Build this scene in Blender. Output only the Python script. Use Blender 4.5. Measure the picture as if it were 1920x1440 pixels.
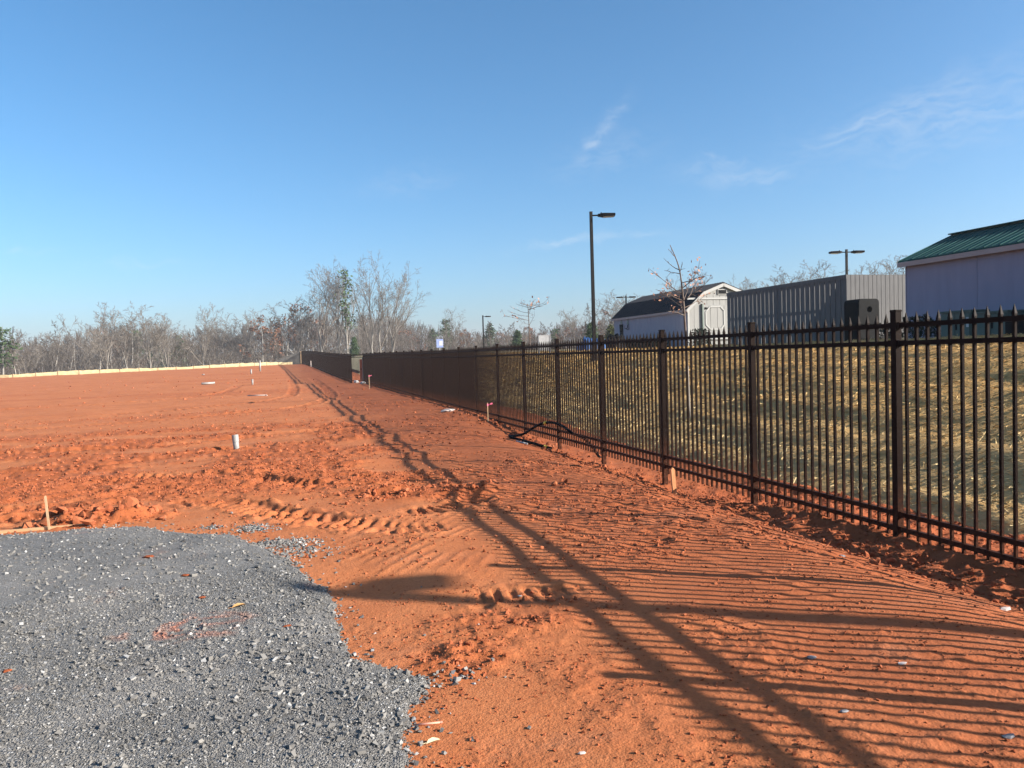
import bpy, math, random
import numpy as np
from mathutils import Matrix, Vector

# ------------------------------------------------------------------ scene, camera, sky, sun, exposure
for o in list(bpy.data.objects):
    bpy.data.objects.remove(o)
SC = bpy.context.scene
COL = SC.collection
R_ = math.radians
EYE = Vector((0.0, 0.0, 1.75))
YAW, PITCH, ROLL = R_(16.7), R_(-2.14), 0.03

cam_d = bpy.data.cameras.new('camera')
cam = bpy.data.objects.new('camera', cam_d)
COL.objects.link(cam)
cam_d.sensor_width = 36.0
cam_d.lens = 1442.0 / 1920.0 * 36.0
cam_d.clip_start = 0.05
cam_d.clip_end = 6000.0
F = Vector((math.sin(YAW) * math.cos(PITCH), math.cos(YAW) * math.cos(PITCH), math.sin(PITCH)))
Rv = Vector((math.cos(YAW), -math.sin(YAW), 0))
Uv = Rv.cross(F)
R2 = math.cos(ROLL) * Rv - math.sin(ROLL) * Uv
U2 = math.cos(ROLL) * Uv + math.sin(ROLL) * Rv
M4 = Matrix(((R2.x, U2.x, -F.x, EYE.x), (R2.y, U2.y, -F.y, EYE.y), (R2.z, U2.z, -F.z, EYE.z), (0, 0, 0, 1)))
cam.matrix_world = M4
SC.camera = cam

SUN = Vector((1.0, -0.63, 0.515)).normalized()
SUN_EL = math.asin(SUN.z)
SUN_AZ = math.atan2(SUN.x, SUN.y)          # clockwise from +Y
sd = bpy.data.lights.new('sun', 'SUN')
sd.energy = 5.0
sd.angle = R_(0.38)
sd.color = (1.0, 0.93, 0.84)
sun = bpy.data.objects.new('sun', sd)
COL.objects.link(sun)
sun.rotation_euler = SUN.to_track_quat('Z', 'Y').to_euler()
sun.location = (30, -20, 40)

world = bpy.data.worlds.new('World')
SC.world = world
world.use_nodes = True
wn, wl = world.node_tree.nodes, world.node_tree.links
wn.clear()
w_out = wn.new('ShaderNodeOutputWorld')
w_bg = wn.new('ShaderNodeBackground')
w_bg.inputs['Strength'].default_value = 0.078
wl.new(w_bg.outputs[0], w_out.inputs[0])
sky = wn.new('ShaderNodeTexSky')
sky.sky_type = 'NISHITA'
sky.sun_disc = False
sky.sun_elevation = SUN_EL
sky.sun_rotation = SUN_AZ
sky.air_density = 0.85
sky.dust_density = 2.0
sky.ozone_density = 4.5
sky.altitude = 0
# thin cirrus wisps, fixed on the sky dome by direction
tc = wn.new('ShaderNodeTexCoord')
nz = wn.new('ShaderNodeTexNoise')
nz.inputs['Scale'].default_value = 22
nz.inputs['Detail'].default_value = 6
wl.new(tc.outputs['Generated'], nz.inputs['Vector'])
sub = wn.new('ShaderNodeVectorMath'); sub.operation = 'SUBTRACT'
wl.new(nz.outputs['Color'], sub.inputs[0]); sub.inputs[1].default_value = (0.5, 0.5, 0.5)
scl = wn.new('ShaderNodeVectorMath'); scl.operation = 'SCALE'
wl.new(sub.outputs[0], scl.inputs[0]); scl.inputs['Scale'].default_value = 0.045
wdir = wn.new('ShaderNodeVectorMath'); wdir.operation = 'ADD'
wl.new(tc.outputs['Generated'], wdir.inputs[0]); wl.new(scl.outputs[0], wdir.inputs[1])
WISPS = [
 ([0.3898, 0.8798, 0.272], [0.5088, -0.4519, 0.7327], [0.7676, -0.1472, -0.6238], 0.034, 0.0075, .30),
 ([0.3951, 0.8855, 0.2445], [0.877, -0.4428, 0.1864], [0.2734, 0.1408, -0.9516], 0.060, 0.022, .13),
 ([0.5217, 0.8212, 0.2313], [0.8424, -0.4529, -0.2919], [-0.1349, 0.3471, -0.9281], 0.02, 0.004, .25),
 ([0.5327, 0.819, 0.2131], [0.8462, -0.5195, -0.1187], [0.0134, 0.2436, -0.9698], 0.062, 0.013, .20),
 ([0.3428, 0.9281, 0.1452], [0.9145, -0.3651, 0.1745], [0.2149, 0.073, -0.9739], 0.048, 0.0048, .42),
 ([0.4309, 0.8901, 0.1484], [0.9015, -0.4321, -0.0263], [0.0407, 0.1451, -0.9886], 0.05, 0.0045, .22),
 ([0.664, 0.7013, 0.2594], [0.6357, -0.7121, 0.298], [0.3937, -0.0329, -0.9186], 0.10, 0.012, .17),
 ([0.7043, 0.6671, 0.2428], [0.6721, -0.7367, 0.0747], [0.2287, 0.1105, -0.9672], 0.12, 0.032, .22),
 ([0.1612, 0.962, 0.2205], [0.9809, -0.1807, 0.0714], [0.1085, 0.2048, -0.9728], 0.055, 0.014, .12),
 ([-0.2606, 0.9569, 0.1283], [0.9654, 0.257, 0.0447], [0.0098, 0.1355, -0.9907], 0.02, 0.0035, .25),
 ([-0.1526, 0.9812, 0.1179], [0.9874, 0.1464, 0.0595], [0.0411, 0.1255, -0.9912], 0.05, 0.0035, .16),
]


def wmath(op, a, b=None):
    n = wn.new('ShaderNodeMath'); n.operation = op
    for i, v in enumerate((a, b)):
        if v is None:
            continue
        if isinstance(v, (int, float)):
            n.inputs[i].default_value = v
        else:
            wl.new(v, n.inputs[i])
    return n.outputs[0]


def wdot(vec):
    n = wn.new('ShaderNodeVectorMath'); n.operation = 'DOT_PRODUCT'
    wl.new(wdir.outputs[0], n.inputs[0]); n.inputs[1].default_value = vec
    return n.outputs['Value']


acc = None
for c, u, v, a, b, k in WISPS:
    uu = wmath('POWER', wmath('ABSOLUTE', wmath('DIVIDE', wdot(u), a)), 2.0)
    vv = wmath('POWER', wmath('ABSOLUTE', wmath('DIVIDE', wdot(v), b)), 2.0)
    front = wmath('GREATER_THAN', wdot(c), 0.5)
    g = wmath('MULTIPLY', wmath('MULTIPLY', wmath('EXPONENT', wmath('MULTIPLY', wmath('ADD', uu, vv), -1.0)), front), k)
    acc = g if acc is None else wmath('ADD', acc, g)
nz2 = wn.new('ShaderNodeTexNoise')
nz2.inputs['Scale'].default_value = 42
nz2.inputs['Detail'].default_value = 8
mpc = wn.new('ShaderNodeMapping')
mpc.inputs['Scale'].default_value = (1.0, 0.6, 3.2)
mpc.inputs['Rotation'].default_value = (0.35, 0.45, 0.0)
wl.new(wdir.outputs[0], mpc.inputs['Vector'])
wl.new(mpc.outputs[0], nz2.inputs['Vector'])
mrc = wn.new('ShaderNodeMapRange')
wl.new(nz2.outputs['Fac'], mrc.inputs['Value'])
for kk, vv_ in zip(('From Min', 'From Max', 'To Min', 'To Max'), (0.33, 0.68, 0.05, 1.0)):
    mrc.inputs[kk].default_value = vv_
acc = wmath('MULTIPLY', acc, mrc.outputs[0])
cm = wn.new('ShaderNodeMix'); cm.data_type = 'RGBA'
wl.new(acc, cm.inputs['Factor'])
hs = wn.new('ShaderNodeHueSaturation')
hs.inputs['Hue'].default_value = 0.491
hs.inputs['Saturation'].default_value = 1.13
hs.inputs['Value'].default_value = 1.10
wl.new(sky.outputs[0], hs.inputs['Color'])
wl.new(hs.outputs[0], cm.inputs['A'])
cm.inputs['B'].default_value = (4.1, 4.4, 4.7, 1)
wl.new(cm.outputs['Result'], w_bg.inputs['Color'])

SC.view_settings.view_transform = 'Standard'
SC.view_settings.look = 'None'
SC.view_settings.gamma = 1.0
SC.view_settings.exposure = 1.38
SC.view_settings.use_curve_mapping = False
SC.cycles.use_denoising = True
SC.cycles.denoiser = 'OPENIMAGEDENOISE'
SC.cycles.denoising_input_passes = 'RGB_ALBEDO_NORMAL'
SC.cycles.denoising_prefilter = 'ACCURATE'
SC.cycles.volume_bounces = 0
SC.cycles.max_bounces = 6
SC.cycles.diffuse_bounces = 3
SC.cycles.transparent_max_bounces = 8
SC.cycles.caustics_reflective = False
SC.cycles.caustics_refractive = False

rng = np.random.default_rng(7)
random.seed(7)


# ------------------------------------------------------------------ materials
def sock(nt, node_in, v):
    if isinstance(v, bpy.types.NodeSocket):
        nt.links.new(v, node_in)
    else:
        node_in.default_value = v


class NT:
    """small node-tree writer"""
    def __init__(self, name):
        self.m = bpy.data.materials.new(name)
        self.m.use_nodes = True
        self.t = self.m.node_tree
        self.t.nodes.clear()
        self.out = self.n('ShaderNodeOutputMaterial')
        self.p = self.n('ShaderNodeBsdfPrincipled')
        self.t.links.new(self.p.outputs[0], self.out.inputs['Surface'])

    def n(self, kind):
        return self.t.nodes.new(kind)

    def pos(self, obj=False, scale=None):
        if obj:
            s = self.n('ShaderNodeTexCoord').outputs['Object']
        else:
            s = self.n('ShaderNodeNewGeometry').outputs['Position']
        if scale:
            mp = self.n('ShaderNodeMapping')
            self.t.links.new(s, mp.inputs['Vector'])
            mp.inputs['Scale'].default_value = scale
            s = mp.outputs[0]
        return s

    def noise(self, vec, scale, detail=5, rough=0.55, dist=0.0):
        n = self.n('ShaderNodeTexNoise')
        self.t.links.new(vec, n.inputs['Vector'])
        n.inputs['Scale'].default_value = scale
        n.inputs['Detail'].default_value = detail
        n.inputs['Roughness'].default_value = rough
        n.inputs['Distortion'].default_value = dist
        return n.outputs['Fac']

    def voronoi(self, vec, scale, out='Distance'):
        n = self.n('ShaderNodeTexVoronoi')
        self.t.links.new(vec, n.inputs['Vector'])
        n.inputs['Scale'].default_value = scale
        return n.outputs[out]

    def ramp(self, fac, stops):
        n = self.n('ShaderNodeValToRGB')
        self.t.links.new(fac, n.inputs['Fac'])
        e = n.color_ramp.elements
        while len(e) < len(stops):
            e.new(0.5)
        for el, (p, c) in zip(e, stops):
            el.position = p
            el.color = (c[0], c[1], c[2], 1)
        return n.outputs['Color']

    def mix(self, fac, a, b, mode='MIX'):
        n = self.n('ShaderNodeMix'); n.data_type = 'RGBA'; n.blend_type = mode
        sock(self.t, n.inputs['Factor'], fac)
        for k, v in (('A', a), ('B', b)):
            if not isinstance(v, bpy.types.NodeSocket):
                v = (v[0], v[1], v[2], 1)
            sock(self.t, n.inputs[k], v)
        return n.outputs['Result']

    def math(self, op, a, b=0.0):
        n = self.n('ShaderNodeMath'); n.operation = op
        sock(self.t, n.inputs[0], a); sock(self.t, n.inputs[1], b)
        return n.outputs[0]

    def attr(self, name):
        n = self.n('ShaderNodeAttribute'); n.attribute_name = name
        return n.outputs['Fac']

    def maprange(self, v, a, b, c=0.0, d=1.0):
        n = self.n('ShaderNodeMapRange')
        sock(self.t, n.inputs['Value'], v)
        for k, x in zip(('From Min', 'From Max', 'To Min', 'To Max'), (a, b, c, d)):
            n.inputs[k].default_value = x
        return n.outputs[0]

    def bump(self, h, strength=0.5, dist=0.01):
        n = self.n('ShaderNodeBump')
        self.t.links.new(h, n.inputs['Height'])
        n.inputs['Strength'].default_value = strength
        n.inputs['Distance'].default_value = dist
        self.t.links.new(n.outputs[0], self.p.inputs['Normal'])

    def fin(self, color, rough=0.8, spec=0.3, metal=0.0):
        if not isinstance(color, bpy.types.NodeSocket):
            color = (color[0], color[1], color[2], 1)
        sock(self.t, self.p.inputs['Base Color'], color)
        sock(self.t, self.p.inputs['Roughness'], rough)
        self.p.inputs['Specular IOR Level'].default_value = spec
        self.p.inputs['Metallic'].default_value = metal
        return self.m


def simple(name, c1, c2, scale=6.0, rough=0.6, spec=0.3, metal=0.0, stretch=None, bump=0.0, bscale=60, bdist=0.004, obj=True):
    t = NT(name)
    v = t.pos(obj, stretch)
    f = t.noise(v, scale, 6, 0.6)
    col = t.ramp(f, [(0.3, c1), (0.7, c2)])
    if bump:
        t.bump(t.noise(v, bscale, 4), bump, bdist)
    return t.fin(col, rough, spec, metal)


def mat_soil():
    t = NT('red_clay')
    v = t.pos()
    big = t.noise(v, 0.35, 4)
    mid = t.noise(v, 2.3, 6, 0.6)
    fine = t.noise(v, 38, 5, 0.65)
    churn = t.attr('churn')
    dry = t.ramp(mid, [(0.30, (0.42, 0.140, 0.050)), (0.70, (0.48, 0.180, 0.072))])
    wet = t.ramp(mid, [(0.30, (0.30, 0.080, 0.026)), (0.70, (0.39, 0.115, 0.040))])
    col = t.mix(churn, dry, wet)
    gx = t.n('ShaderNodeSeparateXYZ'); t.t.links.new(v, gx.inputs[0])
    strip = t.maprange(t.math('ADD', gx.outputs[0], t.math('MULTIPLY', t.noise(v, 0.9, 4), 1.6)), 2.2, 3.8)
    col = t.mix(t.math('MULTIPLY', strip, 0.6), col, (0.31, 0.078, 0.029))
    damp = t.maprange(t.noise(t.pos(False, (1, 1.6, 1)), 0.55, 6, 0.6, 0.4), 0.50, 0.68)
    col = t.mix(t.math('MULTIPLY', damp, 0.40), col, (0.235, 0.066, 0.027))
    dust = t.maprange(t.noise(t.pos(False, (1.0, 2.2, 1)), 0.8, 6, 0.65, 0.3), 0.55, 0.72)
    col = t.mix(t.math('MULTIPLY', dust, 0.45), col, (0.48, 0.215, 0.115))
    col = t.mix(t.maprange(big, 0.35, 0.7, 0, 0.35), col, (0.36, 0.115, 0.046))
    col = t.mix(t.maprange(fine, 0.40, 0.72, 0.0, 0.5), col, (0.22, 0.058, 0.021))
    col = t.mix(t.maprange(t.noise(v, 115, 4, 0.7), 0.52, 0.68, 0.0, 0.45), col, (0.20, 0.052, 0.02))
    speck = t.voronoi(v, 70)
    b = t.math('ADD', t.math('MULTIPLY', fine, 1.0), t.math('MULTIPLY', t.noise(v, 130, 3), 0.45))
    b = t.math('ADD', b, t.math('MULTIPLY', speck, 0.35))
    t.bump(b, 0.5, 0.014)
    return t.fin(col, 0.92, 0.12)


def mat_clod():
    t = NT('clay_clod')
    v = t.pos()
    f = t.noise(v, 30, 5)
    col = t.ramp(t.attr('shade'), [(0.0, (0.23, 0.062, 0.025)), (1.0, (0.40, 0.135, 0.062))])
    col = t.mix(t.maprange(f, 0.3, 0.8, 0, 0.4), col, (0.36, 0.10, 0.04))
    t.bump(t.noise(v, 160, 4), 0.5, 0.006)
    return t.fin(col, 0.95, 0.1)


def mat_gravel(name, attr):
    t = NT(name)
    v = t.pos()
    f = t.noise(v, 55, 5, 0.7)
    if attr:
        col = t.ramp(t.attr('shade'), [(0.0, (0.085, 0.081, 0.075)), (0.5, (0.158, 0.148, 0.132)), (0.85, (0.24, 0.227, 0.205)), (1.0, (0.44, 0.435, 0.42))])
        col = t.mix(t.maprange(f, 0.35, 0.7, 0, 0.35), col, (0.10, 0.098, 0.095))
    else:
        vo = t.voronoi(v, 110, 'Color')
        sp = t.n('ShaderNodeSeparateColor'); t.t.links.new(vo, sp.inputs[0])
        col = t.ramp(sp.outputs[0], [(0.0, (0.09, 0.086, 0.080)), (0.6, (0.158, 0.148, 0.132)), (0.9, (0.235, 0.222, 0.2)), (1.0, (0.40, 0.395, 0.385))])
        d = t.voronoi(v, 110)
        t.bump(t.math('SUBTRACT', 1.0, d), 0.9, 0.012)
    dusty = t.noise(v, 0.9, 6, 0.6, 0.4)
    col = t.mix(t.maprange(dusty, 0.45, 0.70, 0, 0.55), col, (0.265, 0.248, 0.225))
    col = t.mix(t.maprange(t.noise(v, 1.7, 5), 0.52, 0.72, 0, 0.5), col, (0.105, 0.10, 0.095))
    # dried clay smears with a shape of their own
    sm = t.noise(v, 3.3, 4, 0.6, 0.6)
    gx = t.n('ShaderNodeSeparateXYZ'); t.t.links.new(v, gx.inputs[0])
    near = t.math('ADD', t.math('POWER', t.math('MULTIPLY', t.math('ADD', gx.outputs[0], 0.66), 2.0), 2.0),
                  t.math('POWER', t.math('MULTIPLY', t.math('SUBTRACT', gx.outputs[1], 5.42), 3.2), 2.0))
    k = t.math('MULTIPLY', t.maprange(near, 0.0, 1.0, 1.0, 0.0), t.maprange(sm, 0.5, 0.62))
    col = t.mix(t.math('MULTIPLY', k, 0.8), col, (0.40, 0.13, 0.065))
    mud = t.maprange(t.noise(v, 1.3, 6, 0.65, 0.5), 0.62, 0.74, 0, 0.45)
    col = t.mix(mud, col, (0.33, 0.15, 0.095))
    return t.fin(col, 0.75, 0.35)


def mat_straw(name, attr):
    t = NT(name)
    v = t.pos()
    gx = t.n('ShaderNodeSeparateXYZ'); t.t.links.new(v, gx.inputs[0])
    up = t.maprange(t.math('ADD', gx.outputs[0], t.math('MULTIPLY', t.noise(v, 0.6, 4), 3.0)), 9.4, 11.8)
    f = t.attr('shade') if attr else t.noise(v, 14, 6, 0.7)
    lo = t.ramp(f, [(0.25, (0.42, 0.30, 0.125)), (0.8, (0.74, 0.56, 0.28))])
    hi = t.ramp(f, [(0.25, (0.40, 0.25, 0.08)), (0.8, (0.74, 0.49, 0.20))])
    col = t.mix(up, lo, hi)
    if not attr:
        col = t.mix(0.50, col, (0.46, 0.225, 0.06))
        t.bump(t.noise(t.pos(False, (1, 0.25, 1)), 42, 5, 0.7), 0.85, 0.03)
        g = t.maprange(t.noise(v, 1.7, 5), 0.58, 0.75, 0, 0.35)
        col = t.mix(g, col, (0.24, 0.17, 0.06))
    return t.fin(col, 0.8, 0.2)


M = {}
M['soil'] = mat_soil()
M['clod'] = mat_clod()
M['gravel_pad'] = mat_gravel('gravel_bed', False)
M['gravel'] = mat_gravel('crushed_stone', True)
M['straw_bed'] = mat_straw('straw_bed', False)
M['straw'] = mat_straw('straw_blades', True)
M['lot'] = simple('dormant_grass', (0.26, 0.21, 0.12), (0.46, 0.39, 0.24), 3.0, 0.95, 0.1, bump=0.8, bscale=25, bdist=0.03, obj=False)
M['wood_floor'] = simple('leaf_litter', (0.085, 0.06, 0.04), (0.17, 0.125, 0.08), 0.3, 0.95, 0.05, obj=False)
t_ = NT('bronze_paint')
v_ = t_.pos()
gz_ = t_.n('ShaderNodeSeparateXYZ'); t_.t.links.new(v_, gz_.inputs[0])
c_ = t_.ramp(t_.noise(v_, 9, 6), [(0.3, (0.0085, 0.0045, 0.0032)), (0.7, (0.013, 0.0072, 0.0052))])
dst_ = t_.math('MULTIPLY', t_.maprange(gz_.outputs[2], -0.25, 0.45, 0.75, 0.0), t_.maprange(t_.noise(v_, 26, 6, 0.7), 0.35, 0.7))
c_ = t_.mix(dst_, c_, (0.16, 0.055, 0.028))
M['bronze'] = t_.fin(c_, 0.5, 0.045)
M['black'] = simple('black_plastic', (0.004, 0.0045, 0.005), (0.008, 0.0085, 0.0095), 7, 0.55, 0.06)
M['hole'] = simple('hole_shade_black', (0.001, 0.001, 0.001), (0.002, 0.002, 0.002), 7, 0.9, 0.0)  # near-black colour for the shade inside the bin's hole
M['lamp_pole'] = simple('lamp_bronze', (0.006, 0.005, 0.0045), (0.012, 0.010, 0.009), 5, 0.5, 0.08)
M['lens'] = simple('lamp_lens', (0.35, 0.35, 0.34), (0.45, 0.45, 0.43), 5, 0.3, 0.5)
M['grey_board'] = simple('grey_painted_board', (0.120, 0.118, 0.118), (0.165, 0.162, 0.160), 3, 0.8, 0.1, stretch=(6, 6, 0.7))
M['grey_wall'] = simple('lavender_grey_siding', (0.21, 0.195, 0.25), (0.24, 0.222, 0.285), 1.2, 0.75, 0.15, stretch=(3, 3, 0.5))
M['shed_wall'] = simple('shed_siding', (0.27, 0.265, 0.25), (0.33, 0.325, 0.305), 1.5, 0.75, 0.2, stretch=(6, 6, 0.6))
M['shed_side_shade'] = simple('shed_siding_shade_tint', (0.25, 0.235, 0.28), (0.30, 0.285, 0.325), 1.5, 0.75, 0.2, stretch=(4, 4, 0.6))  # same siding as the gable, with the shaded side's lavender tint in its colour
M['trim'] = simple('shed_trim', (0.36, 0.355, 0.335), (0.42, 0.415, 0.39), 2, 0.65, 0.25)
M['pink_trim'] = simple('pale_fascia', (0.34, 0.26, 0.24), (0.40, 0.31, 0.285), 2, 0.7, 0.2)
M['black_roof'] = simple('black_metal_roof', (0.006, 0.007, 0.011), (0.012, 0.013, 0.019), 2, 0.5, 0.15)
M['green_roof'] = simple('green_metal_roof', (0.008, 0.038, 0.034), (0.012, 0.052, 0.047), 1.0, 0.65, 0.06)
M['cabinet'] = simple('green_cabinet', (0.055, 0.085, 0.068), (0.075, 0.105, 0.085), 3, 0.55, 0.4)
M['white'] = simple('white_paint', (0.66, 0.66, 0.65), (0.78, 0.78, 0.77), 5, 0.6, 0.3)
M['pvc'] = simple('weathered_pvc', (0.36, 0.35, 0.33), (0.48, 0.47, 0.44), 9, 0.45, 0.4)
M['stake'] = simple('raw_pine_stake', (0.40, 0.26, 0.14), (0.58, 0.41, 0.25), 8, 0.8, 0.2, stretch=(8, 8, 0.6))
M['stake_or'] = simple('orange_pine_stake', (0.50, 0.20, 0.08), (0.66, 0.32, 0.15), 8, 0.8, 0.2, stretch=(8, 8, 0.6))
M['form'] = simple('form_board', (0.48, 0.28, 0.14), (0.62, 0.38, 0.20), 4, 0.8, 0.2, stretch=(0.6, 6, 6))
M['silt'] = simple('tan_silt_fabric', (0.36, 0.29, 0.155), (0.46, 0.385, 0.225), 2.5, 0.85, 0.1)
M['black_silt'] = simple('black_silt_fabric', (0.03, 0.03, 0.03), (0.06, 0.055, 0.05), 2.5, 0.85, 0.1)
M['rust'] = simple('rusty_plate', (0.22, 0.07, 0.035), (0.34, 0.115, 0.055), 4, 0.8, 0.2)
M['gate_post'] = simple('grey_green_steel', (0.12, 0.15, 0.13), (0.19, 0.22, 0.19), 4, 0.6, 0.4)
M['pink'] = simple('pink_ribbon', (0.75, 0.12, 0.22), (0.85, 0.22, 0.30), 8, 0.6, 0.2)
M['yellow'] = simple('yellow_tape', (0.65, 0.48, 0.05), (0.75, 0.58, 0.10), 8, 0.6, 0.2)
M['litter'] = simple('pale_litter', (0.34, 0.33, 0.35), (0.48, 0.47, 0.48), 20, 0.7, 0.2)
M['pebble'] = simple('pale_pebble', (0.34, 0.28, 0.25), (0.52, 0.46, 0.42), 30, 0.8, 0.2)
M['leaf_tan'] = simple('dry_leaf', (0.33, 0.17, 0.06), (0.52, 0.32, 0.14), 20, 0.7, 0.2)
M['leaf_pale'] = simple('pale_dry_leaf', (0.52, 0.42, 0.25), (0.66, 0.55, 0.36), 20, 0.7, 0.2)
M['pipe_bit'] = simple('salmon_stick', (0.56, 0.24, 0.16), (0.64, 0.31, 0.22), 10, 0.7, 0.2)
M['blue'] = simple('blue_tarp', (0.015, 0.06, 0.17), (0.04, 0.10, 0.24), 6, 0.5, 0.4)
M['light_blue'] = simple('light_blue_tub', (0.22, 0.48, 0.62), (0.32, 0.58, 0.70), 6, 0.5, 0.4)
M['sign_blue'] = simple('sign_blue', (0.25, 0.33, 0.60), (0.34, 0.42, 0.70), 6, 0.5, 0.3)
M['steel'] = simple('galvanised_steel', (0.30, 0.30, 0.30), (0.42, 0.42, 0.42), 6, 0.5, 0.5)
M['trunk'] = simple('pale_bark', (0.15, 0.135, 0.115), (0.34, 0.315, 0.28), 3.0, 0.9, 0.1, stretch=(3, 3, 0.6))
M['twig'] = simple('grey_twig', (0.165, 0.140, 0.115), (0.29, 0.252, 0.21), 0.9, 0.9, 0.1)
M['twig_dark'] = simple('brown_twig', (0.105, 0.082, 0.064), (0.195, 0.158, 0.126), 0.9, 0.9, 0.1)
M['russet'] = simple('russet_leaves', (0.15, 0.062, 0.035), (0.28, 0.14, 0.085), 2.0, 0.85, 0.1)
M['pine'] = simple('pine_needles', (0.022, 0.045, 0.016), (0.065, 0.10, 0.035), 1.6, 0.8, 0.15)
M['cedar'] = simple('cedar_foliage', (0.05, 0.062, 0.018), (0.12, 0.125, 0.04), 1.6, 0.8, 0.15)
M['dark_leaf'] = simple('dark_evergreen_leaves', (0.008, 0.014, 0.008), (0.025, 0.035, 0.018), 5, 0.7, 0.2)
M['sap_bark'] = simple('sapling_bark', (0.20, 0.145, 0.115), (0.34, 0.27, 0.22), 12, 0.85, 0.15)
M['wrap'] = simple('trunk_wrap', (0.30, 0.26, 0.215), (0.38, 0.34, 0.29), 12, 0.8, 0.15)
M['red_leaf'] = simple('red_autumn_leaves', (0.42, 0.045, 0.03), (0.58, 0.10, 0.06), 3, 0.7, 0.2)
M['oak_leaf'] = simple('brown_clinging_leaves', (0.30, 0.13, 0.075), (0.50, 0.27, 0.17), 9, 0.75, 0.2)


def tone(key, k):
    for nd in M[key].node_tree.nodes:
        if nd.type == 'VALTORGB':
            for el in nd.color_ramp.elements:
                el.color = (el.color[0] * k, el.color[1] * k, el.color[2] * k, 1)
        elif nd.type == 'MIX':
            for kk in ('A', 'B'):
                for ip in nd.inputs:
                    if ip.name == kk and ip.type == 'RGBA' and not ip.is_linked:
                        ip.default_value = (ip.default_value[0] * k, ip.default_value[1] * k, ip.default_value[2] * k, 1)


for key_, k_ in (('wrap', 0.5), ('soil', 0.94), ('clod', 0.88), ('gravel', 0.88), ('gravel_pad', 0.88), ('straw', 0.74), ('straw_bed', 1.0), ('lot', 0.8), ('trunk', 0.85), ('twig', 0.72), ('twig_dark', 0.66), ('russet', 0.8),
                 ('grey_board', 0.82), ('shed_wall', 0.82), ('trim', 0.82), ('pvc', 0.6), ('silt', 0.85), ('sap_bark', 0.5), ('stake', 0.8), ('stake_or', 0.8), ('form', 0.75), ('litter', 0.42), ('green_roof', 1.5), ('black', 0.8), ('white', 0.6), ('sign_blue', 0.7), ('steel', 0.7), ('grey_wall', 1.18), ('shed_side_shade', 1.1)):
    tone(key_, k_)


# ------------------------------------------------------------------ mesh helpers
def world_loc(o):
    v = Vector((0, 0, 0))
    while o is not None:
        v += o.location
        o = o.parent
    return v


def tag(o, label=None, cat=None, group=None, kind=None):
    if label: o['label'] = label
    if cat: o['category'] = cat
    if group: o['group'] = group
    if kind: o['kind'] = kind
    return o


def link(name, data, parent=None, loc=None):
    o = bpy.data.objects.new(name, data)
    COL.objects.link(o)
    if parent is not None:
        o.parent = parent
    if loc is not None:
        o.location = loc
    return o


def empty(name, loc, label=None, cat=None, group=None):
    o = link(name, None, None, loc)
    o.empty_display_size = 0.2
    return tag(o, label, cat, group)


def mesh_np(name, verts, faces, mat, smooth=False, attrs=None):
    """verts (n,3), faces (m,3|4) or a list of such arrays"""
    if not isinstance(faces, (list, tuple)):
        faces = [faces]
    me = bpy.data.meshes.new(name)
    verts = np.ascontiguousarray(verts, dtype=np.float32)
    me.vertices.add(len(verts))
    me.vertices.foreach_set('co', verts.ravel())
    idx = np.concatenate([f.ravel() for f in faces]).astype(np.int32)
    tot = np.concatenate([np.full(len(f), f.shape[1], np.int32) for f in faces])
    start = np.concatenate([[0], np.cumsum(tot)[:-1]]).astype(np.int32)
    me.loops.add(len(idx))
    me.loops.foreach_set('vertex_index', idx)
    me.polygons.add(len(tot))
    me.polygons.foreach_set('loop_start', start)
    me.polygons.foreach_set('use_smooth', np.full(len(tot), smooth))
    me.update(calc_edges=True)
    for k, v in (attrs or {}).items():
        a = me.attributes.new(k, 'FLOAT', 'POINT')
        a.data.foreach_set('value', np.ascontiguousarray(v, dtype=np.float32))
    me.materials.append(M[mat])
    return me


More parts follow.
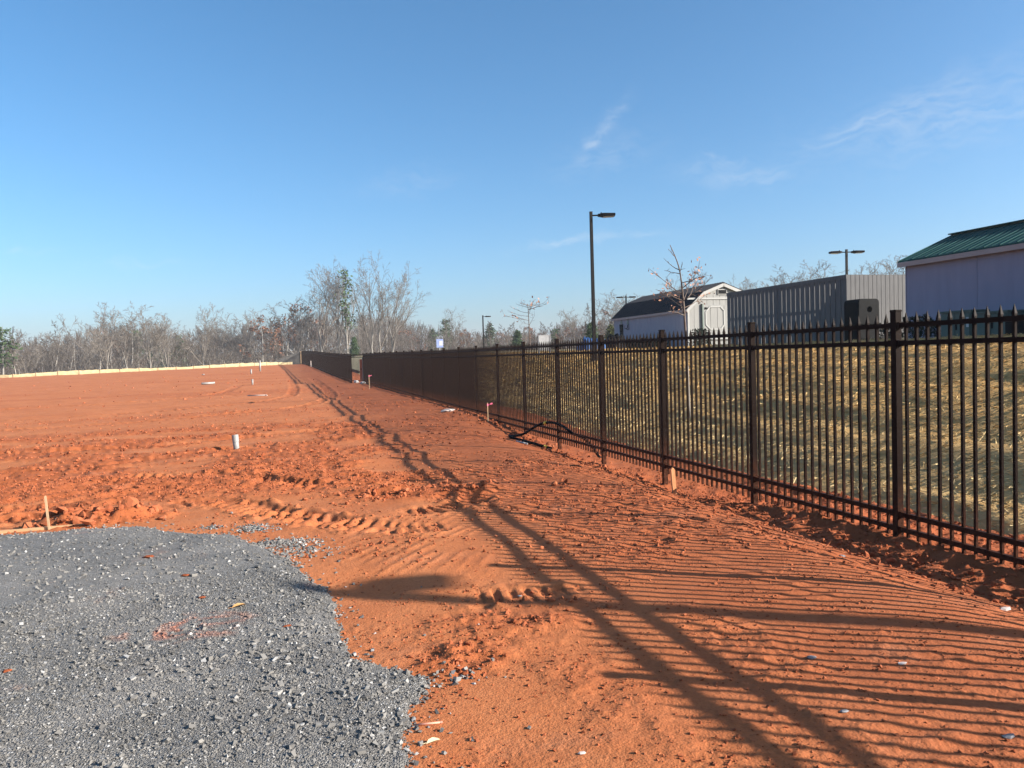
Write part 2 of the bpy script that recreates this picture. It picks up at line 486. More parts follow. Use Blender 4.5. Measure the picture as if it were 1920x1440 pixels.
class MB:
    """collects pieces in world coordinates, then links them as one mesh object"""
    def __init__(self):
        self.v, self.f = [], []

    def add(self, verts, faces):
        b = len(self.v)
        self.v += [tuple(p) for p in verts]
        self.f += [tuple(i + b for i in q) for q in faces]
        return self

    def box(self, x0, x1, y0, y1, z0, z1):
        return self.add([(x0, y0, z0), (x1, y0, z0), (x1, y1, z0), (x0, y1, z0), (x0, y0, z1), (x1, y0, z1), (x1, y1, z1), (x0, y1, z1)],
                        [(0, 3, 2, 1), (4, 5, 6, 7), (0, 1, 5, 4), (1, 2, 6, 5), (2, 3, 7, 6), (3, 0, 4, 7)])

    def bar(self, p, q, w, h, up=(0, 0, 1), w2=None, h2=None):
        p, q, up = Vector(p), Vector(q), Vector(up)
        d = (q - p).normalized()
        s = d.cross(up)
        if s.length < 1e-4:
            s = d.cross(Vector((1, 0, 0)))
        s.normalize()
        t = s.cross(d)
        w2 = w if w2 is None else w2
        h2 = h if h2 is None else h2
        vs = []
        for c, a, b in ((p, w, h), (q, w2, h2)):
            vs += [c - s * a / 2 - t * b / 2, c + s * a / 2 - t * b / 2, c + s * a / 2 + t * b / 2, c - s * a / 2 + t * b / 2]
        return self.add(vs, [(0, 3, 2, 1), (4, 5, 6, 7), (0, 1, 5, 4), (1, 2, 6, 5), (2, 3, 7, 6), (3, 0, 4, 7)])

    def tube(self, pts, rad, k=8, cap=True):
        pts = [Vector(p) for p in pts]
        rad = rad if isinstance(rad, (list, tuple)) else [rad] * len(pts)
        vs, fs = [], []
        for i, p in enumerate(pts):
            d = (pts[min(i + 1, len(pts) - 1)] - pts[max(i - 1, 0)]).normalized()
            s = d.cross(Vector((0.13, 0.21, 0.97)))
            if s.length < 1e-3:
                s = d.cross(Vector((1, 0, 0)))
            s.normalize()
            t = s.cross(d)
            for j in range(k):
                a = 2 * math.pi * j / k
                vs.append(p + (s * math.cos(a) + t * math.sin(a)) * rad[i])
        for i in range(len(pts) - 1):
            for j in range(k):
                a, b = i * k + j, i * k + (j + 1) % k
                fs.append((a, a + k, b + k, b))
        if cap:
            fs.append(tuple(range(k)))
            fs.append(tuple(reversed(range((len(pts) - 1) * k, len(pts) * k))))
        return self.add(vs, fs)

    def prism(self, poly, vec):
        """poly: 3-D points of a planar polygon, pushed along vec"""
        n = len(poly)
        vec = Vector(vec)
        vs = [Vector(p) for p in poly] + [Vector(p) + vec for p in poly]
        fs = [tuple(reversed(range(n))), tuple(range(n, 2 * n))] + [(i, (i + 1) % n, n + (i + 1) % n, n + i) for i in range(n)]
        return self.add(vs, fs)

    def build(self, name, mat, parent=None, bevel=0.0, smooth=False):
        o0 = world_loc(parent) if parent is not None else Vector((0, 0, 0))
        loc = None
        if parent is None:
            a = np.array(self.v)
            loc = Vector(((a[:, 0].min() + a[:, 0].max()) / 2, (a[:, 1].min() + a[:, 1].max()) / 2, a[:, 2].min()))
            o0 = loc
        me = bpy.data.meshes.new(name)
        me.from_pydata([(p[0] - o0.x, p[1] - o0.y, p[2] - o0.z) for p in self.v], [], self.f)
        me.materials.append(M[mat])
        import bmesh
        bm = bmesh.new(); bm.from_mesh(me)
        bmesh.ops.recalc_face_normals(bm, faces=bm.faces)
        if bevel:
            bmesh.ops.bevel(bm, geom=list(bm.edges), offset=bevel, segments=2, affect='EDGES', clamp_overlap=True)
        for fc in bm.faces:
            fc.smooth = smooth
        bm.to_mesh(me); bm.free()
        return link(name, me, parent, loc)


# ------------------------------------------------------------------ noise and terrain
TAB = rng.random((256, 256)).astype(np.float32)


def vnoise(x, y, ox=0, oy=0):
    xi = np.floor(x); yi = np.floor(y)
    fx = x - xi; fy = y - yi
    xi = xi.astype(np.int64) + ox; yi = yi.astype(np.int64) + oy
    fx = fx * fx * fx * (fx * (fx * 6 - 15) + 10); fy = fy * fy * fy * (fy * (fy * 6 - 15) + 10)
    a = TAB[xi & 255, yi & 255]; b = TAB[(xi + 1) & 255, yi & 255]
    c = TAB[xi & 255, (yi + 1) & 255]; d = TAB[(xi + 1) & 255, (yi + 1) & 255]
    return (a + (b - a) * fx) * (1 - fy) + (c + (d - c) * fx) * fy


def fbm(x, y, o=4, seed=0, g=0.5):
    s = np.zeros_like(x); a = 1.0; t = 0
    cs, sn = math.cos(0.6), math.sin(0.6)
    for i in range(o):
        s = s + a * (vnoise(x, y, seed * 17 + i * 31, seed * 29 + i * 13) - 0.5)
        t += a; a *= g
        x, y = (x * cs - y * sn) * 2.03, (x * sn + y * cs) * 2.03
    return s / t * 2


def sm(a, b, t):
    t = np.clip((t - a) / (b - a), 0, 1)
    return t * t * (3 - 2 * t)


def H(x, y):
    """large-scale height of the land"""
    x = np.asarray(x, float); y = np.asarray(y, float)
    z = 1.32 * sm(42, 135, y) - 0.011 * np.clip(-x - 6, 0, 60) * sm(35, 100, y)
    # shallow swale along the fence
    along = sm(-30, 0, y) * (1 - sm(14, 23, y))
    z = z - 0.34 * along * np.exp(-((x - 5.7) / np.where(x > 5.7, 3.6, 0.95)) ** 2)
    # heaped spoil under the first panels
    z = z + 0.20 * (1 - sm(7.0, 9.6, y)) * sm(5.02, 5.62, x) * (1 - sm(6.0, 6.9, x))
    # bank up to the lot
    t = np.clip((x - 6.7) / 6.8, 0, 1)
    s = 0.75 * t + 0.25 * t * t * (3 - 2 * t)
    z = z + (1.80 * s + 0.004 * np.clip(x - 16, 0, 80)) * (1 - 0.35 * sm(60, 130, y))
    return z


TRACKS = [  # path, width, lug spacing, depth, lug height
    ([(-2.6, 13.5), (-1.73, 13.16), (-1.24, 12.9), (-0.74, 12.41), (-0.26, 11.74), (0.18, 11.16), (0.6, 10.7)], 0.46, 0.165, 0.055, 0.05),
    ([(-1.55, 10.2), (-1.23, 10.44), (-0.88, 10.38), (-0.55, 10.0), (-0.1, 9.3), (0.35, 8.68), (0.77, 8.2), (1.17, 7.88), (1.7, 7.75)], 0.46, 0.165, 0.058, 0.052),
    ([(1.1, 8.75), (1.64, 8.7), (2.1, 8.95), (2.4, 9.5)], 0.40, 0.15, 0.04, 0.035),
    ([(1.15, 5.55), (1.6, 5.35), (2.2, 5.2)], 0.30, 0.13, 0.03, 0.03),
    ([(-6, 15.5), (-4.5, 15.0), (-3.2, 14.9), (-2.2, 15.6), (-0.5, 16.9), (1.5, 17.5)], 0.5, 0.17, 0.05, 0.04),
    ([(-8, 19.5), (-5.5, 18.3), (-3.2, 18.2), (-1.0, 19.2), (1.5, 20.5)], 0.55, 0.18, 0.06, 0.04),
    ([(-7, 12.2), (-4.5, 11.4), (-3.2, 11.0), (-2.4, 11.3), (-1.2, 12.0)], 0.5, 0.17, 0.05, 0.04),
    ([(-4.2, 10.2), (-3.0, 10.3), (-2.3, 10.9)], 0.5, 0.17, 0.05, 0.04),
    ([(-16, 27), (-9, 26), (-4, 26.8), (0, 30), (2, 36), (2.6, 48), (2.6, 70)], 0.55, 0.2, 0.05, 0.035),
    ([(-18, 31), (-9, 31), (-3, 34), (0.4, 42), (0.8, 70)], 0.55, 0.2, 0.05, 0.035),
    ([(-20, 38), (-10, 40), (-4, 46), (-3, 60)], 0.6, 0.2, 0.06, 0.03),
]


def path_sd(x, y, pts):
    best = np.full(x.shape, 1e9); s_at = np.zeros_like(x); d_at = np.zeros_like(x)
    s0 = 0.0
    for (ax, ay), (bx, by) in zip(pts[:-1], pts[1:]):
        dx, dy = bx - ax, by - ay
        L = math.hypot(dx, dy)
        t = np.clip(((x - ax) * dx + (y - ay) * dy) / (L * L), 0, 1)
        qx, qy = x - ax - t * dx, y - ay - t * dy
        d = np.hypot(qx, qy)
        sg = np.sign(dx * qy - dy * qx)
        k = d < best
        best = np.where(k, d, best); s_at = np.where(k, s0 + t * L, s_at); d_at = np.where(k, d * sg, d_at)
        s0 += L
    return s_at, d_at, s0


def smooth_path(pts, n=6):
    out = []
    P = [pts[0]] + list(pts) + [pts[-1]]
    for i in range(1, len(P) - 2):
        p0, p1, p2, p3 = (np.array(P[j], float) for j in (i - 1, i, i + 1, i + 2))
        for k in range(n):
            t = k / n
            out.append(tuple(0.5 * ((2 * p1) + (-p0 + p2) * t + (2 * p0 - 5 * p1 + 4 * p2 - p3) * t * t + (-p0 + 3 * p1 - 3 * p2 + p3) * t ** 3)))
    out.append(tuple(pts[-1]))
    return out


TRACKS = [(smooth_path(p), *r) for p, *r in TRACKS]


def churn_mask(x, y):
    n1 = fbm(x * 0.55, y * 0.8, 4, 3)
    n2 = fbm(x * 0.25, y * 0.55, 3, 5)
    m = np.zeros_like(x)
    # disturbed belt across the middle left
    m = np.maximum(m, sm(10.0, 11.2, y + 0.5 * n1) * (1 - sm(22, 25, y + 2 * n1)) * (1 - sm(1.6, 3.4, x)) * sm(-0.18, 0.22, n1 + 0.12))
    # rough strip along the fence
    m = np.maximum(m, 0.50 * sm(2.0, 3.0, x) * sm(-0.35, 0.25, n1) * (1 - sm(30, 60, y)))
    # ridge of clods between the tyre marks and the rail shadow
    d = np.hypot((x - 1.6) / 1.15, (y - 9.85 + 0.25 * (x - 1.6)) / 0.55)
    m = np.maximum(m, 1.0 * (1 - sm(0.6, 1.3, d)))
    d = np.hypot((x + 2.0) / 0.75, (y - 9.75) / 0.38)
    m = np.maximum(m, 1.0 * (1 - sm(0.7, 1.25, d)))
    d = np.hypot((x - 1.55) / 0.75, (y - 5.0) / 0.5)
    m = np.maximum(m, 0.8 * (1 - sm(0.5, 1.2, d)) * sm(-0.4, 0.2, n1))
    d = np.hypot((x - 0.95) / 0.35, (y - 4.35) / 0.32)
    m = np.maximum(m, 0.8 * (1 - sm(0.5, 1.2, d)))
    # near foreground, patchy
    m = np.maximum(m, 0.45 * (1 - 0.6 * sm(1.2, 2.0, x)) * (1 - sm(5.0, 6.0, y)) * sm(0.05, 0.4, n1))
    # spoil by the fence
    m = np.maximum(m, (1 - sm(9, 11, y)) * sm(4.95, 5.2, x) * 0.9)
    m = np.maximum(m, 0.7 * np.exp(-((x - 5.5) / 0.5) ** 2) * (1 - sm(40, 70, y)))
    # far scraped ground: thin broken bands
    m = np.maximum(m, 0.5 * sm(24, 30, y) * sm(0.12, 0.42, fbm(x * 0.06, y * 0.32, 4, 8)))
    return np.clip(m, 0, 1)


def soil_height(x, y):
    z = H(x, y)
    r = np.hypot(x, y)
    m = churn_mask(x, y)
    z = z + (0.045 - 0.028 * sm(1.5, 2.5, x)) * fbm(x / 2.6, y / 2.6, 3, 11) + 0.008 * fbm(x / 0.6, y / 0.6, 3, 12)
    far = 1 - sm(40, 110, r)
    # roughness of the disturbed soil
    rg = 0.042 * (1 - np.abs(fbm(x / 0.36, y / 0.30, 3, 21)) * 2.0) + 0.026 * fbm(x / 0.15, y / 0.15, 3, 22) + 0.013 * fbm(x / 0.06, y / 0.06, 2, 23)
    pt = np.clip(0.45 + 1.5 * fbm(x / 0.8, y / 0.8, 3, 26), 0.1, 1.2)
    flat = pt * (0.0055 * fbm(x / 0.14, y / 0.12, 3, 24) + 0.0045 * np.clip(fbm(x / 0.04, y / 0.04, 2, 25) - 0.05, 0, 1) * 2)
    tr_w = np.zeros_like(x); tr_z = np.zeros_like(x)
    for pts, w, lug, dep, lh in TRACKS:
        P = np.array(pts)
        bb = (x > P[:, 0].min() - 1) & (x < P[:, 0].max() + 1) & (y > P[:, 1].min() - 1) & (y < P[:, 1].max() + 1)
        if not bb.any():
            continue
        xs, ys = x[bb], y[bb]
        xs = xs + 0.03 * fbm(xs / 0.3, ys / 0.3, 2, 41); ys = ys + 0.03 * fbm(xs / 0.3, ys / 0.3, 2, 42)
        s, d, L = path_sd(xs, ys, pts)
        ad = np.abs(d)
        end = sm(0, 0.4, s) * (1 - sm(L - 0.4, L, s)) * np.clip(0.85 + 0.9 * fbm(xs / 0.9, ys / 0.9, 2, 43), 0.15, 1.0)
        wt = (1 - sm(w / 2 - 0.04, w / 2 + 0.04, ad)) * end
        ph = (s + 0.25 * ad * np.sign(d)) / lug
        tri = np.abs((ph % 1.0) - 0.5) * 2
        bars = sm(0.36, 0.56, tri)
        side = np.exp(-((ad - w / 2 - 0.09) / 0.07) ** 2) * end
        zz = wt * (-dep + lh * bars * np.clip(0.75 + 1.4 * fbm(xs / 0.16, ys / 0.16, 2, 45), 0.1, 1.4)) + side * 0.035 * (0.6 + 1.2 * fbm(xs / 0.13, ys / 0.13, 2, 44))
        tz = tr_z[bb]; tw = tr_w[bb]
        tr_z[bb] = np.where(wt + side > tw, zz, tz); tr_w[bb] = np.maximum(tw, wt)
    m_eff = m * (1 - 0.8 * tr_w)
    z = z + (m_eff * rg + flat + tr_z) * far
    # shallow grouser prints, worn and broken
    ph = (0.77 * x - 0.63 * y + 0.05 * fbm(x / 0.8, y / 0.8, 2, 51)) / 0.135
    rip = np.abs(np.sin(ph * math.pi)) ** 7
    zone = sm(0.3, 0.7, x) * (1 - sm(2.0, 2.8, x)) * sm(5.6, 6.3, y) * (1 - sm(8.2, 8.8, y)) * np.clip(0.5 + 1.3 * fbm(x / 0.5, y / 0.5, 3, 52), 0, 1)
    z = z + 0.013 * rip * zone * (1 - tr_w)
    ph = (y + 0.05 * x + 0.06 * fbm(x / 0.5, y / 0.5, 2, 53)) / 0.17
    rip = np.abs(np.sin(ph * math.pi)) ** 3
    strips = np.maximum.reduce([np.exp(-((x - c - 0.12 * np.sin(y / 3.0 + c)) / 0.26) ** 4) for c in (2.75, 3.55, 4.35)])
    zone = strips * np.clip(0.45 + 1.6 * fbm(x / 0.45, y / 0.3, 3, 54), 0, 1) * (1 - sm(26, 36, y))
    z = z + 0.020 * (rip - 0.3) * zone
    # low windrows that bend the rail shadow
    z = z + 0.06 * np.exp(-(((y - 9.75) + 0.28 * (x - 2.4)) / 0.28) ** 2) * sm(0.6, 1.6, x) * (1 - sm(2.5, 3.1, x))
    for yc, sl in ((13.6, 0.3), (17.2, -0.2), (24.0, 0.1), (33.5, 0.2)):
        z = z + 0.05 * np.exp(-(((y - yc) - sl * (x - 2.4)) / 0.5) ** 2) * sm(0.5, 1.6, x) * (1 - sm(2.6, 3.6, x))
    z = z - 0.20 * sm(6.95, 7.35, x)
    # lumpy pile against the pad
    d = np.hypot((x + 2.0) / 0.75, (y - 9.78) / 0.36)
    z = z + 0.14 * (1 - sm(0.1, 1.15, d)) * (0.7 + 0.8 * fbm(x / 0.22, y / 0.22, 2, 61))
    return z, np.clip(m + 0.5 * tr_w, 0, 1)


# ------------------------------------------------------------------ ground
def fan_ground():
    az = np.concatenate([np.linspace(-112, -40, 30)[:-1], np.linspace(-40, 41, 750), np.linspace(41, 112, 30)[1:]])
    az = np.radians(az) + YAW
    rs = list(np.linspace(0.4, 2.5, 12))
    r = 2.6
    while r < 7.2:
        rs.append(r); r += 1.25 * r * r / 1346
    while r < 165:
        rs.append(r); r *= 1.0046 if r < 14 else 1.0075
    rs = np.array(rs)
    A, RR = np.meshgrid(az, rs)
    X = RR * np.sin(A); Y = RR * np.cos(A)
    ny, nx = X.shape
    zz, mm = soil_height(X.ravel(), Y.ravel())
    idx = np.arange(ny * nx).reshape(ny, nx)
    q = np.stack([idx[:-1, :-1], idx[:-1, 1:], idx[1:, 1:], idx[1:, :-1]], -1).reshape(-1, 4)
    xc = X.ravel()[q].mean(1); yc = Y.ravel()[q].mean(1)
    keep = (xc < 7.9) & (yc < silt_y(xc) + 6)
    q = q[keep]
    # drop unused vertices
    used = np.unique(q)
    remap = np.full(ny * nx, -1); remap[used] = np.arange(len(used))
    V = np.stack([X.ravel(), Y.ravel(), zz], -1)[used]
    # fall away beyond the silt fence
    over = np.clip(V[:, 1] - silt_y(V[:, 0]) - 0.8, 0, 50)
    V[:, 2] -= 0.45 * over
    me = mesh_np('red_soil_ground', V, remap[q][:, ::-1], 'soil', True, {'churn': mm[used]})
    return tag(link('red_soil_ground', me), 'bare red clay ground with tyre tracks and clods', kind='structure')


SILT = [(-75, 128), (-52, 116), (-40, 112), (-33, 112), (-24, 116), (-13, 121), (-4, 127), (3.3, 134), (9, 138)]


def silt_y(x):
    return np.interp(x, [p[0] for p in SILT], [p[1] for p in SILT])


red_ground = fan_ground()


def grid_sheet(xs, ys, zfun):
    X, Y = np.meshgrid(xs, ys)
    ny, nx = X.shape
    V = np.stack([X.ravel(), Y.ravel(), zfun(X.ravel(), Y.ravel())], -1)
    idx = np.arange(ny * nx).reshape(ny, nx)
    q = np.stack([idx[:-1, :-1], idx[:-1, 1:], idx[1:, 1:], idx[1:, :-1]], -1).reshape(-1, 4)
    return V, q


def straw_z(x, y):
    edge = 7.05 + 0.22 * fbm(x * 0 + y / 0.9, y / 0.7, 3, 71) + 0.10 * fbm(x / 0.2, y / 0.2, 2, 72)
    lift = -0.07 + 0.10 * sm(-0.45, 0.45, x - edge)
    n = 0.050 * fbm(x / 0.60, y / 1.7, 2, 73) + 0.024 * fbm(x / 0.24, y / 0.9, 2, 76) + 0.007 * fbm(x / 0.12, y / 0.3, 3, 74) + 0.05 * fbm(x / 1.4, y / 1.8, 2, 75)
    return H(x, y) + lift + n * sm(0, 0.5, x - edge)


ysl = [-6.0]
while ysl[-1] < 75:
    ysl.append(ysl[-1] + max(0.06, 0.0075 * abs(ysl[-1])))
V, q = grid_sheet(np.arange(6.5, 15.2, 0.065), np.array(ysl), straw_z)
straw_slope = tag(link('straw_slope', mesh_np('straw_slope', V, q, 'straw_bed', True)), 'straw-covered bank rising behind the fence', kind='structure')

V, q = grid_sheet(np.concatenate([[7.6, 9, 11], np.arange(14.2, 60, 0.8), np.arange(60, 200, 8)]), np.arange(-40, 150, 0.9),
                  lambda x, y: H(x, y) + np.where((x < 14.9) & (y < 76), -0.25, 0.0) + 0.025 * fbm(x / 1.3, y / 1.3, 3, 81))
tag(link('grass_lot', mesh_np('grass_lot', V, q, 'lot', True)), 'flat dormant grass lot at the top of the bank', kind='structure')


def wood_z(x, y):
    r = np.hypot(x, y)
    b = np.degrees(np.arctan2(x, y))
    right = sm(14, 40, b)
    z = -5.0 + 3.0 * sm(120, 150, r) + (9.0 + 9.0 * right) * sm(170, 420, r) + 5 * sm(420, 1200, r)
    return z + 1.2 * fbm(x / 40, y / 40, 3, 91) * sm(100, 200, r) - 3 * (1 - sm(60, 130, r))


rr = np.concatenate([np.array([1, 30, 60]), np.arange(90, 240, 5), np.geomspace(245, 1550, 30)])
A, RR = np.meshgrid(np.radians(np.linspace(-180, 180, 181)), rr)
X, Y = RR * np.sin(A), RR * np.cos(A)
ny, nx = X.shape
idx = np.arange(ny * nx).reshape(ny, nx)
q = np.stack([idx[:-1, :-1], idx[1:, :-1], idx[1:, 1:], idx[:-1, 1:]], -1).reshape(-1, 4)
V = np.stack([X.ravel(), Y.ravel(), wood_z(X.ravel(), Y.ravel())], -1)
tag(link('woodland_floor', mesh_np('woodland_floor', V, q[:, ::-1], 'wood_floor', True)), 'brown leaf-littered land under the woods', kind='structure')

# ------------------------------------------------------------------ gravel pad
GR = [(-9.0, 8.9), (-5.0, 9.2), (-3.6, 9.2), (-2.9, 9.27), (-2.6, 9.27), (-2.34, 9.24), (-2.15, 9.29), (-1.8, 9.21), (-1.42, 9.01), (-1.17, 8.74), (-0.84, 8.51), (-0.57, 8.36), (-0.37, 7.97), (-0.09, 7.19), (0.12, 6.72), (0.23, 6.18), (0.33, 5.78), (0.32, 5.34), (0.29, 5.02), (0.35, 4.71), (0.45, 4.45), (0.56, 4.28), (0.67, 4.15), (0.69, 4.05), (0.61, 3.87), (0.54, 3.77), (0.53, 3.62), (0.53, 3.46), (0.49, 3.32), (0.45, 3.2), (0.3, 2.6), (0.25, 1.6), (0.4, 0.5), (0.2, -2.0), (-9.0, -2.0)]
GX, GY = np.array([p[0] for p in GR]), np.array([p[1] for p in GR])


def poly_sdf(x, y):
    """signed distance to the pad outline, positive inside"""
    x = np.asarray(x, float); y = np.asarray(y, float)
    inside = np.zeros(x.shape, bool); best = np.full(x.shape, 1e9)
    n = len(GR)
    for i in range(n):
        ax, ay = GR[i]; bx, by = GR[(i + 1) % n]
        t = np.clip(((x - ax) * (bx - ax) + (y - ay) * (by - ay)) / ((bx - ax) ** 2 + (by - ay) ** 2), 0, 1)
        best = np.minimum(best, np.hypot(x - ax - t * (bx - ax), y - ay - t * (by - ay)))
        c = ((ay > y) != (by > y)) & (x < (bx - ax) * (y - ay) / (by - ay + 1e-12) + ax)
        inside ^= c
    return np.where(inside, best, -best)


def pad_z(x, y, sdf):
    base = 0.045 * fbm(x / 2.6, y / 2.6, 3, 11) + H(x, y)
    return base + np.interp(sdf, [-0.3, -0.05, 0.05, 0.25, 1.0], [-0.10, -0.03, 0.012, 0.035, 0.05]) + 0.010 * fbm(x / 0.5, y / 0.5, 3, 101)


az = np.radians(np.linspace(-80, 30, 420)) + YAW
rs = [0.5, 1.0, 1.6, 2.2]
r = 2.6
while r < 12.5:
    rs.append(r); r += max(0.012, 2.2 * r * r / 1346)
A, RR = np.meshgrid(az, np.array(rs))
X, Y = (RR * np.sin(A)), (RR * np.cos(A))
ny, nx = X.shape
sdf = poly_sdf(X.ravel(), Y.ravel()) + 0.10 * fbm(X.ravel() / 0.22, Y.ravel() / 0.22, 4, 102)
zz = pad_z(X.ravel(), Y.ravel(), sdf) + 0.006 * fbm(X.ravel() / 0.03, Y.ravel() / 0.03, 2, 103)
idx = np.arange(ny * nx).reshape(ny, nx)
q = np.stack([idx[:-1, :-1], idx[:-1, 1:], idx[1:, 1:], idx[1:, :-1]], -1).reshape(-1, 4)
q = q[(sdf[q].max(1) > -0.12)]
used = np.unique(q); remap = np.full(ny * nx, -1); remap[used] = np.arange(len(used))
tag(link('gravel_pad', mesh_np('gravel_pad', np.stack([X.ravel(), Y.ravel(), zz], -1)[used], remap[q][:, ::-1], 'gravel_pad', True)), 'grey crushed-stone pad', kind='structure')

CUBE = np.array([(-1, -1, -1), (1, -1, -1), (1, 1, -1), (-1, 1, -1), (-1, -1, 1), (1, -1, 1), (1, 1, 1), (-1, 1, 1)], float)
CUBE_F = np.array([(0, 3, 2, 1), (4, 5, 6, 7), (0, 1, 5, 4), (1, 2, 6, 5), (2, 3, 7, 6), (3, 0, 4, 7)])
_p = (1 + 5 ** 0.5) / 2
ICO = np.array([(-1, _p, 0), (1, _p, 0), (-1, -_p, 0), (1, -_p, 0), (0, -1, _p), (0, 1, _p), (0, -1, -_p), (0, 1, -_p), (_p, 0, -1), (_p, 0, 1), (-_p, 0, -1), (-_p, 0, 1)]) / math.hypot(1, _p)
ICO_F = np.array([(0, 11, 5), (0, 5, 1), (0, 1, 7), (0, 7, 10), (0, 10, 11), (1, 5, 9), (5, 11, 4), (11, 10, 2), (10, 7, 6), (7, 1, 8), (3, 9, 4), (3, 4, 2), (3, 2, 6), (3, 6, 8), (3, 8, 9), (4, 9, 5), (2, 4, 11), (6, 2, 10), (8, 6, 7), (9, 8, 1)])


def rand_rot(n):
    qn = rng.normal(size=(n, 4)); qn /= np.linalg.norm(qn, axis=1, keepdims=True)
    w, x, y, z = qn.T
    return np.stack([np.stack([1 - 2 * (y * y + z * z), 2 * (x * y - z * w), 2 * (x * z + y * w)], -1),
                     np.stack([2 * (x * y + z * w), 1 - 2 * (x * x + z * z), 2 * (y * z - x * w)], -1),
                     np.stack([2 * (x * z - y * w), 2 * (y * z + x * w), 1 - 2 * (x * x + y * y)], -1)], 1)


def lumps(P, size, base, faces, jitter=0.28, flat=0.75):
    """many small irregular solids joined: verts, faces, one random shade for each"""
    n = len(P); k = len(base)
    v = base[None] * (1 + jitter * rng.normal(size=(n, k, 1))) + 0.12 * rng.normal(size=(n, k, 3))
    v = v * (np.array([1.0, 0.8, 0.62])[None, None] * (1 + 0.2 * rng.normal(size=(n, 1, 3))))
    v = np.einsum('nij,nkj->nki', rand_rot(n), v)
    v[:, :, 2] *= flat
    v = v * size[:, None, None] + P[:, None]
    f = faces[None] + (np.arange(n) * k)[:, None, None]
    sh = np.repeat(rng.random(n), k)
    return v.reshape(-1, 3), f.reshape(-1, faces.shape[1]), sh


def scatter_pad(n, r0, r1, a0=-62, a1=24):
    a = np.radians(rng.uniform(a0, a1, n)) + YAW
    r = np.sqrt(rng.uniform(r0 * r0, r1 * r1, n))
    return r * np.sin(a), r * np.cos(a)


pts, sz = [], []
for n, r0, r1, s0, s1, kind in ((34000, 2.7, 4.6, 0.0028, 0.006, 0), (26000, 4.6, 6.6, 0.0038, 0.0075, 0), (13000, 6.6, 11.5, 0.006, 0.011, 0), (15000, 2.7, 7.5, 0.006, 0.014, 1), (16000, 2.7, 10, 0.004, 0.013, 2), (1800, 2.7, 8.5, 0.008, 0.0145, 3)):
    x, y = scatter_pad(n, r0, r1)
    s = poly_sdf(x, y) + 0.10 * fbm(x / 0.22, y / 0.22, 4, 102)
    if kind in (0, 3):
        k = s > -0.01
    elif kind == 1:      # coarser stone gathered near the edge
        edge = np.exp(-np.clip(s, 0, 9) / 0.35) * (0.35 + 0.65 * (1 - sm(4.6, 6.0, y))) + 0.45 * sm(0.0, 0.45, fbm(x / 0.8, y / 0.8, 3, 105)) * (1 - sm(4.2, 6.5, y))
        k = (s > -0.03) & (rng.random(n) < edge)
    else:                # strays just outside
        k = (s < 0) & (s > -0.9) & (rng.random(n) < 0.8 * np.exp(np.clip(s, -9, 0) / 0.10) + 0.006) & (x < 2)
    x, y, s = x[k], y[k], s[k]
    d = rng.uniform(s0, s1, len(x)) * rng.uniform(0.8, 1.2, len(x))
    zin = pad_z(x, y, s)
    zo = soil_height(x, y)[0]
    z = np.where(s > 0.0, np.maximum(zin, zo), zo)
    pts.append(np.stack([x, y, z + d * (0.05 if kind == 0 else 0.3)], -1)); sz.append(d)
# two spilled patches at the corner of the pad
for cx, cy, rx, ry, n in ((-0.33, 8.55, 0.16, 0.16, 240), (-0.12, 7.75, 0.30, 0.16, 420), (0.85, 4.1, 0.12, 0.10, 26), (0.10, 7.35, 0.25, 0.3, 250), (-0.75, 8.75, 0.12, 0.08, 60)):
    x = cx + rx * rng.normal(size=n) * 0.6; y = cy + ry * rng.normal(size=n) * 0.6
    d = rng.uniform(0.006, 0.014, n)
    pts.append(np.stack([x, y, soil_height(x, y)[0] + d * 0.3], -1)); sz.append(d)
V, f, sh = lumps(np.concatenate(pts), np.concatenate(sz), CUBE, CUBE_F, 0.22, 0.8)
stones = tag(link('gravel_stones', mesh_np('gravel_stones', V, f, 'gravel', False, {'shade': sh ** 1.35})), 'loose grey crushed stone on the pad', 'gravel', kind='stuff')

# ------------------------------------------------------------------ clods
pts, sz = [], []
for n, r0, r1, s0, s1 in ((42000, 2.7, 6.5, 0.0028, 0.011), (52000, 6.5, 14, 0.005, 0.024), (30000, 14, 32, 0.010, 0.045), (6000, 32, 90, 0.03, 0.10)):
    a = np.radians(rng.uniform(-40, 41, n)) + YAW
    r = np.sqrt(rng.uniform(r0 * r0, r1 * r1, n))
    x, y = r * np.sin(a), r * np.cos(a)
    m = churn_mask(x, y)
    cl = sm(0.0, 0.5, fbm(x / 0.35, y / 0.35, 3, 111))
    k = (rng.random(n) < 0.09 + 0.42 * cl * (r < 14) + 0.75 * m ** 1.6) & (poly_sdf(x, y) < -0.02) & (x < 7.0)
    x, y = x[k], y[k]
    d = s0 + (s1 - s0) * rng.random(len(x)) ** 3.0
    pts.append(np.stack([x, y, soil_height(x, y)[0] + d * 0.25], -1)); sz.append(d)
for cx, cy, rx, ry, n, s0, s1 in ((-2.05, 9.72, 0.55, 0.22, 60, 0.03, 0.10), (1.6, 9.8, 1.0, 0.3, 90, 0.02, 0.06), (1.5, 4.95, 0.5, 0.3, 40, 0.012, 0.03), (5.15, 5.2, 0.22, 1.6, 160, 0.015, 0.05), (0.95, 4.4, 0.2, 0.18, 24, 0.012, 0.028), (5.4, 17, 0.3, 6, 160, 0.02, 0.06)):
    x = cx + rx * rng.normal(size=n) * 0.7; y = cy + ry * rng.normal(size=n) * 0.7
    k = poly_sdf(x, y) < -0.03; x, y = x[k], y[k]
    d = s0 + (s1 - s0) * rng.random(len(x)) ** 1.8
    pts.append(np.stack([x, y, soil_height(x, y)[0] + d * 0.3], -1)); sz.append(d)
P_, S_ = np.concatenate(pts), np.concatenate(sz)
small = S_ < 0.016
